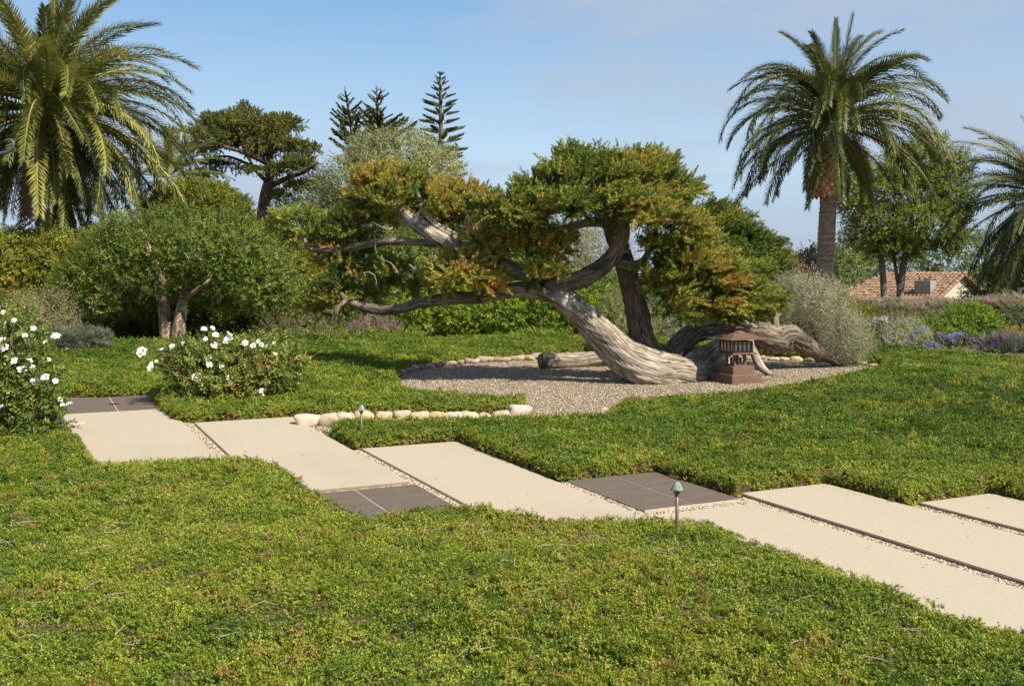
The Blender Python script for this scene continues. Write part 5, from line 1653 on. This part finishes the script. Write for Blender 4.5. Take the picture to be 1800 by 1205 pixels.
# ------------------------------------------------------------------ white roses
def bloom_mesh(seed):
    rg = np.random.default_rng(seed); v = []; f = []
    for ring, (n, r, tilt, sz) in enumerate([(6, .30, .45, .62), (6, .20, .9, .52), (5, .12, 1.2, .42), (4, .05, 1.42, .30)]):
        for i in range(n):
            a = 2 * PI * (i + .5 * ring) / n + rg.normal() * .12
            o_ = np.array([math.cos(a), math.sin(a), 0]); s_ = np.array([-math.sin(a), math.cos(a), 0]); t_ = tilt + rg.normal() * .12
            up = o_ * math.cos(t_) + np.array([0, 0, 1]) * math.sin(t_)
            nn = -o_ * math.sin(t_) + np.array([0, 0, 1]) * math.cos(t_)
            b = o_ * r * .4; k = len(v)
            for (q, w_, c) in ((0, .12, 0), (.35, .40, -.05), (.75, .46, .0), (1.0, .26, -.10)):
                for sg in (-1, 0, 1):
                    v.append(b + up * sz * q + s_ * sg * w_ * sz + nn * (abs(sg) * .16 * sz + c))
            for q in range(3):
                for w_ in range(2):
                    f.append((k + q * 3 + w_, k + q * 3 + w_ + 1, k + q * 3 + w_ + 4, k + q * 3 + w_ + 3))
    return mesh_of('bloom', v, f, M['petal'], smooth=True)


BLM = [bloom_mesh(i) for i in range(4)]


def rose_bush(label, foot, Y, lumps, blooms, seed, dens):
    rg = np.random.default_rng(seed)
    b = PX(foot[0], foot[1], Y)
    t_ = empty('rose_bush', (b[0], Y, .02), 0, label, 'rose bush', 'white rose bushes beside the path')
    crown(t_, lumps, ROS, dens, 1.0, name='foliage', tint=.48, tvar=.2, seed=seed, rough=.26, rfreq=5, depth=.4, gap=-.7, keepz=.08, up=.4)
    for i in range(26):
        e = lumps[rg.integers(len(lumps))]
        top = PX(e[0] + rg.normal() * e[2] * .7, e[1] - abs(rg.normal()) * e[3] * .6, Y + rg.normal() * .25)
        a = np.array([b[0] + rg.normal() * .12, Y + rg.normal() * .12, .0])
        limb('cane', t_, [a, (a + top) / 2 + rg.normal(size=3) * .08, top], [.010, .007, .003], M['stem'], n=6, step=.12, ridge=0, knob=0, seed=i)
    for (x, y, s_) in blooms:
        Yb = Y - .35 + rg.normal() * .12
        p = PX(x, y, Yb)
        o = bpy.data.objects.new('bloom', BLM[rg.integers(4)]); lk(o, t_)
        sz = s_ * Yb / F * .62 * rg.uniform(.85, 1.15)
        o.scale = (sz, sz, sz)
        o.location = (p[0] - b[0], Yb - Y, p[2] - .02)
        d = Vector((rg.normal() * .45 + .2, -.75 + rg.normal() * .3, .65))
        o.rotation_euler = (d.to_track_quat('Z', 'Y').to_matrix() @ Matrix.Rotation(rg.uniform(0, 6), 3, 'Z')).to_euler()
        low = p + (np.array([b[0], Y, .35]) - p) * .3 - [0, 0, .08] + rg.normal(size=3) * .04
        limb('cane', t_, [low, (low + p) / 2 + rg.normal(size=3) * .02, p - [0, 0, .03]], [.005, .004, .003], M['stem'], n=5, step=.1, ridge=0, knob=0, seed=3)
    return t_


rose_bush('large white rose bush cut by the left edge of view beside the slabs', (20, 785), 10.8,
          [(20, 620, 60, 55, 10.9), (40, 680, 60, 50, 10.7), (20, 740, 70, 44, 10.6), (70, 735, 44, 34, 10.5), (-60, 650, 70, 90, 10.8), (-70, 740, 70, 50, 10.7), (60, 645, 36, 40, 10.8), (0, 575, 40, 28, 11)],
          [(7, 549, 10), (10, 568, 13), (25, 563, 12), (59, 577, 13), (44, 590, 12), (98, 592, 16), (3, 598, 20), (8, 611, 16), (80, 601, 10), (25, 632, 12), (24, 637, 13), (39, 650, 20), (57, 646, 11), (86, 632, 9), (52, 634, 12), (62, 671, 20), (80, 664, 19), (97, 670, 12),
           (76, 679, 14), (17, 687, 14), (2, 703, 12), (1, 716, 15), (105, 703, 11), (122, 710, 14), (110, 712, 10), (102, 729, 12), (143, 747, 19), (55, 758, 28), (48, 768, 20), (20, 735, 11), (-30, 640, 18), (-40, 700, 18)], 91, 150)
rose_bush('rounded white rose bush behind the slabs and left of the stone row', (405, 702), 13.6,
          [(400, 650, 80, 44, 13.6), (340, 660, 56, 38, 13.5), (470, 655, 58, 40, 13.5), (400, 685, 70, 26, 13.3), (440, 620, 60, 28, 13.8), (350, 622, 46, 26, 13.8), (505, 640, 36, 26, 13.6), (300, 640, 28, 22, 13.6)],
          [(359, 579, 13), (373, 577, 10), (379, 589, 12), (362, 596, 11), (403, 597, 22), (402, 587, 10), (376, 607, 16), (431, 603, 12), (445, 608, 14), (459, 606, 9), (470, 608, 10), (482, 603, 8), (482, 623, 12), (303, 609, 12), (322, 603, 10),
           (250, 619, 20), (285, 614, 8), (265, 647, 17), (266, 639, 9), (367, 632, 18), (368, 641, 15), (389, 646, 19), (346, 663, 22), (405, 666, 23), (454, 696, 26), (460, 687, 14), (275, 635, 8), (455, 600, 10), (420, 625, 9)], 92, 150)

# ------------------------------------------------------------------ right flower border
rh = plant('hedge', 'low dark hedge with a red tipped flat top below the tiled roof', 'hedge', [(1510, 560, 60, 22, 31), (1580, 560, 60, 22, 31), (1660, 560, 70, 22, 31), (1740, 560, 60, 22, 31), (1820, 560, 60, 24, 31)], BRD, 90, 1.0, tint=.4, seed=101)
crown(rh, [(1530, 537, 60, 5, 31), (1620, 537, 70, 5, 31), (1710, 538, 60, 5, 31), (1790, 538, 60, 6, 31)], RED, 55, .9, name='red_tips', seed=102, depth=.1)
hb = plant('flowering_bush', 'hot pink flowering bush above the feathery hedge at right', 'bush', [(1775, 545, 40, 14, 30), (1720, 546, 30, 10, 30.2)], MID, 60, 1., tint=.4, seed=103)
crown(hb, [(1775, 538, 42, 9, 29.8), (1722, 542, 24, 6, 30), (1597, 532, 14, 4, 30.6)], HOT, 26, .9, name='flowers', seed=104, depth=.1)
for i, (q, lb) in enumerate([([(1580, 562, 60, 26, 28), (1640, 560, 50, 26, 28)], 'long feathery grass hedge with pinkish plumes right of the palm trunk'), ([(1770, 565, 56, 34, 27), (1830, 565, 50, 34, 27)], 'feathery grass hedge with pinkish plumes at the right edge')]):
    t_ = plant('grass_hedge', lb, 'ornamental grass', q, FGR, 80, .85, group='feathery grass hedges', tint=.48, seed=105 + i, up=.5)
    crown(t_, [(a, b - d * .72, c * .95, d * .34, e) for a, b, c, d, e in q], PNK, 90, .6, name='plumes', tint=.55, seed=110 + i, up=1.4, depth=.1, under=.0)
plant('shrub', 'lime green shrub between the two feathery grass hedges', 'shrub', [(1705, 570, 42, 36, 26.2), (1740, 585, 30, 26, 26), (1680, 590, 26, 22, 25.8)], BRT, 80, .8, tint=.58, seed=106)
plant('shrub', 'yellow green fine leaved shrub right of the grey crown', 'shrub', [(1505, 560, 28, 30, 27), (1480, 545, 20, 26, 27.4), (1530, 570, 18, 22, 26.6)], HDG, 80, .7, tint=.42, seed=107)
pv = plant('flowering_bush', 'rounded pale variegated bush dotted with blue violet flowers', 'bush', [(1592, 592, 38, 28, 24.6), (1570, 606, 24, 20, 24.2), (1618, 604, 22, 22, 24.2)], OLV, 120, .42, tint=.75, seed=108)
crown(pv, [(1590, 586, 36, 25, 24.4), (1572, 600, 20, 16, 24), (1618, 596, 20, 18, 24)], BLU, 30, .8, name='flowers', seed=109, depth=.06)
plant('shrub', 'fresh green upright shrub between the pale bush and the violet flowers', 'shrub', [(1640, 588, 26, 28, 25.2), (1660, 600, 22, 22, 24.8), (1630, 612, 20, 16, 24.4)], BRT, 100, .7, tint=.35, seed=111)
st = plant('flowering_bush', 'broad leaved bush topped with lavender flower heads', 'bush', [(1685, 618, 44, 18, 23.2), (1650, 622, 30, 14, 23), (1720, 620, 26, 16, 23)], BRD, 120, .95, tint=.62, seed=112)
crown(st, [(1668, 596, 14, 9, 23), (1684, 590, 12, 7, 23), (1700, 596, 12, 6, 23), (1640, 608, 12, 7, 22.8), (1722, 600, 9, 5, 23), (1632, 612, 8, 5, 22.8), (1655, 590, 8, 6, 23)], VIO, 120, .75, name='flowers', seed=113, depth=.3)
sv = plant('flowering_bush', 'grey green sage with purple flower spikes at the right border', 'bush', [(1760, 622, 32, 22, 22), (1790, 625, 26, 22, 22)], LAV, 160, 1.2, tint=.62, seed=114, up=.7)
rg = np.random.default_rng(31)
PUR = fkit('purple_spike', (.30, .11, .36), .02, .016, 14)
for i in range(20):
    p = PX(1765 + rg.normal() * 22, 612 + rg.normal() * 9, 21.8 + rg.normal() * .2)
    d = np.array([rg.normal() * .4 - .15, -.2, 1.]); d /= np.linalg.norm(d)
    n = 12
    P = p + np.outer(np.linspace(0, .30, n), d)
    o = scatter('flower_spike', P, np.tile(d, (n, 1)) + rg.normal(size=(n, 3)) * .4, np.linspace(1.1, .5, n), rg.uniform(.2, .9, n), PUR, sv, seed=i)
plant('shrub', 'yellow leaved shrub at the right edge above the sage', 'shrub', [(1790, 592, 32, 14, 23.6), (1825, 600, 30, 24, 23.4)], HDG, 120, .6, tint=.72, seed=115)
plant('flowering_bush', 'low violet flowered mound at the lower right border edge', 'bush', [(1790, 640, 22, 12, 20.8), (1825, 640, 26, 16, 20.8)], BRD, 150, .7, tint=.5, seed=116)
plant('shrub', 'dark leafy clump beside the pale spikes near the grey crown', 'shrub', [(1530, 602, 24, 16, 24.6), (1550, 608, 20, 14, 24.4), (1510, 606, 16, 12, 24.6)], BRD, 130, .8, tint=.55, seed=117)
plant('shrub', 'muted purple leaved shrub behind the pale variegated bush', 'shrub', [(1560, 570, 26, 14, 25.8), (1590, 568, 22, 10, 25.8)], RUS, 110, .6, tint=.35, seed=118)
def cluster(name, P, D, scale, srcs, parent, seed):
    rg = np.random.default_rng(seed); mb = MB()
    Q = quats(np.asarray(D, float), rg)
    from mathutils import Quaternion
    for p, q_, k in zip(P, Q, scale):
        me = srcs[rg.integers(len(srcs))].data
        Rm = np.array(Quaternion(q_).to_matrix())
        V = np.array([v.co[:] for v in me.vertices]) * k @ Rm.T + p
        mb.add(V, [tuple(f.vertices) for f in me.polygons])
    return mb.build(name, [srcs[0].data.materials[0]], parent, world=True)


# white agapanthus and pale spikes
ag = empty('agapanthus', PX(1545, 610, 24.6) * [1, 1, 0], 0, 'two white lily blooms on tall green stalks near the pale bush', 'flower')
WHT = fkit('white_umbel', (.7, .7, .66), .06, .05, 16)
for (x, y, s_) in [(1550, 562, 1.), (1536, 566, .8), (1546, 561, .8)]:
    p = PX(x, y, 24.4)
    limb('stalk', ag, [p * [1, 1, 0], p * [1, 1, .5] + [.02, 0, 0], p], [.012, .011, .009], M['stem'], n=6, step=.15, ridge=0, knob=0, seed=1)
    n = 10
    cluster('bloom', p + rg.normal(size=(n, 3)) * [.07, .07, .03], np.tile([0, 0, 1.], (n, 1)) + rg.normal(size=(n, 3)) * .5, np.full(n, s_ * .8), WHT, ag, 3)
ec = empty('spike_plant', PX(1522, 600, 25) * [1, 1, 0], 0, 'three pale dried flower spikes standing beside the grey crown', 'flower')
ECH = fkit('buff_spike', (.42, .36, .24), .03, .022, 16)
for (x, y0, y1) in [(1526, 575, 555), (1512, 582, 568), (1536, 587, 575)]:
    a, b = PX(x, y0, 24.8), PX(x + 1, y1, 24.8)
    limb('stalk', ec, [a * [1, 1, 0], a * [1, 1, .5], a], [.012, .01, .009], M['stem'], n=6, step=.15, ridge=0, knob=0, seed=1)
    n = 22
    cluster('flower_spike', a + np.outer(np.linspace(0, 1, n), b - a), rg.normal(size=(n, 3)) + [0, 0, .4], np.linspace(1.5, .7, n), ECH, ec, 4)

# ------------------------------------------------------------------ iron hook at the left edge
hk = PX(-60, 300, 7.0)
hp = empty('iron_hook', (hk[0], hk[1], 0), 0, 'dark wrought iron scroll hook poking in from the left edge', 'garden hook')
limb('pole', hp, [(hk[0], 7, -.1), (hk[0], 7, 1.2), (hk[0], 7, PX(0, 290, 7)[2]), (PX(-30, 0, 7)[0], 7, PX(0, 277, 7)[2])], [.012] * 4, M['iron'], n=10, step=.04, ridge=0, knob=0, seed=1)
limbpx('scroll', hp, [(-30, 277, 7, 3.4), (-8, 271, 7, 3.4), (10, 268, 7, 3.2), (20, 262, 7, 2.8), (24, 253, 7, 2.4), (19, 246, 7, 2.1), (11, 246, 7, 1.8), (8, 250, 7, 1.4)], M['iron'], n=10, step=.008, ridge=0, knob=0, seed=2)

# a few dry leaves and petals blown onto the path
rg = np.random.default_rng(77)
lb = LB()
for i in range(70):
    sl_ = slabs[rg.integers(1, 7)]
    p = AB(rg.uniform(max(sl_[0], 3.0), sl_[1] - .1), rg.choice([sl_[2] + abs(rg.normal()) * .15, sl_[3] - abs(rg.normal()) * .12, rg.uniform(sl_[2], sl_[3])]))
    if inpoly(p[None], near)[0]: continue
    a = rg.uniform(0, 6.3)
    lb.leaf([p[0], p[1], .009 + rg.uniform(0, .004)], [math.cos(a), math.sin(a), rg.normal() * .15], [0, 0, 1], rg.uniform(.014, .032), rg.uniform(.007, .014), .35)
M['litter'] = noisemat('dry_leaf', [(.3, (.10, .06, .03)), (.7, (.30, .21, .10))], 20., .8, 0)
tag(obj('fallen_leaves', lb.mesh('fallen_leaves', M['litter'])), 'small dry leaves blown onto the pale slabs', None, None, 'stuff')

# juniper litter drifting over the gravel round the trunk
lb = LB()
for i in range(5200):
    p = np.array([GP(1020, 662, ZG)[0] + rg.normal() * 1.5, 17.2 + rg.normal() * 1.1])
    if not inpoly(p[None], bedpoly)[0]: continue
    a = rg.uniform(0, 6.3)
    lb.leaf([p[0], p[1], ZG + .010 + rg.uniform(0, .006)], [math.cos(a), math.sin(a), rg.normal() * .1], [0, 0, 1], rg.uniform(.018, .05), rg.uniform(.006, .012), .2)
tag(obj('needle_litter', lb.mesh('needle_litter', M['litter'])), 'brown juniper litter lying on the gravel round the trunk', None, None, 'stuff')
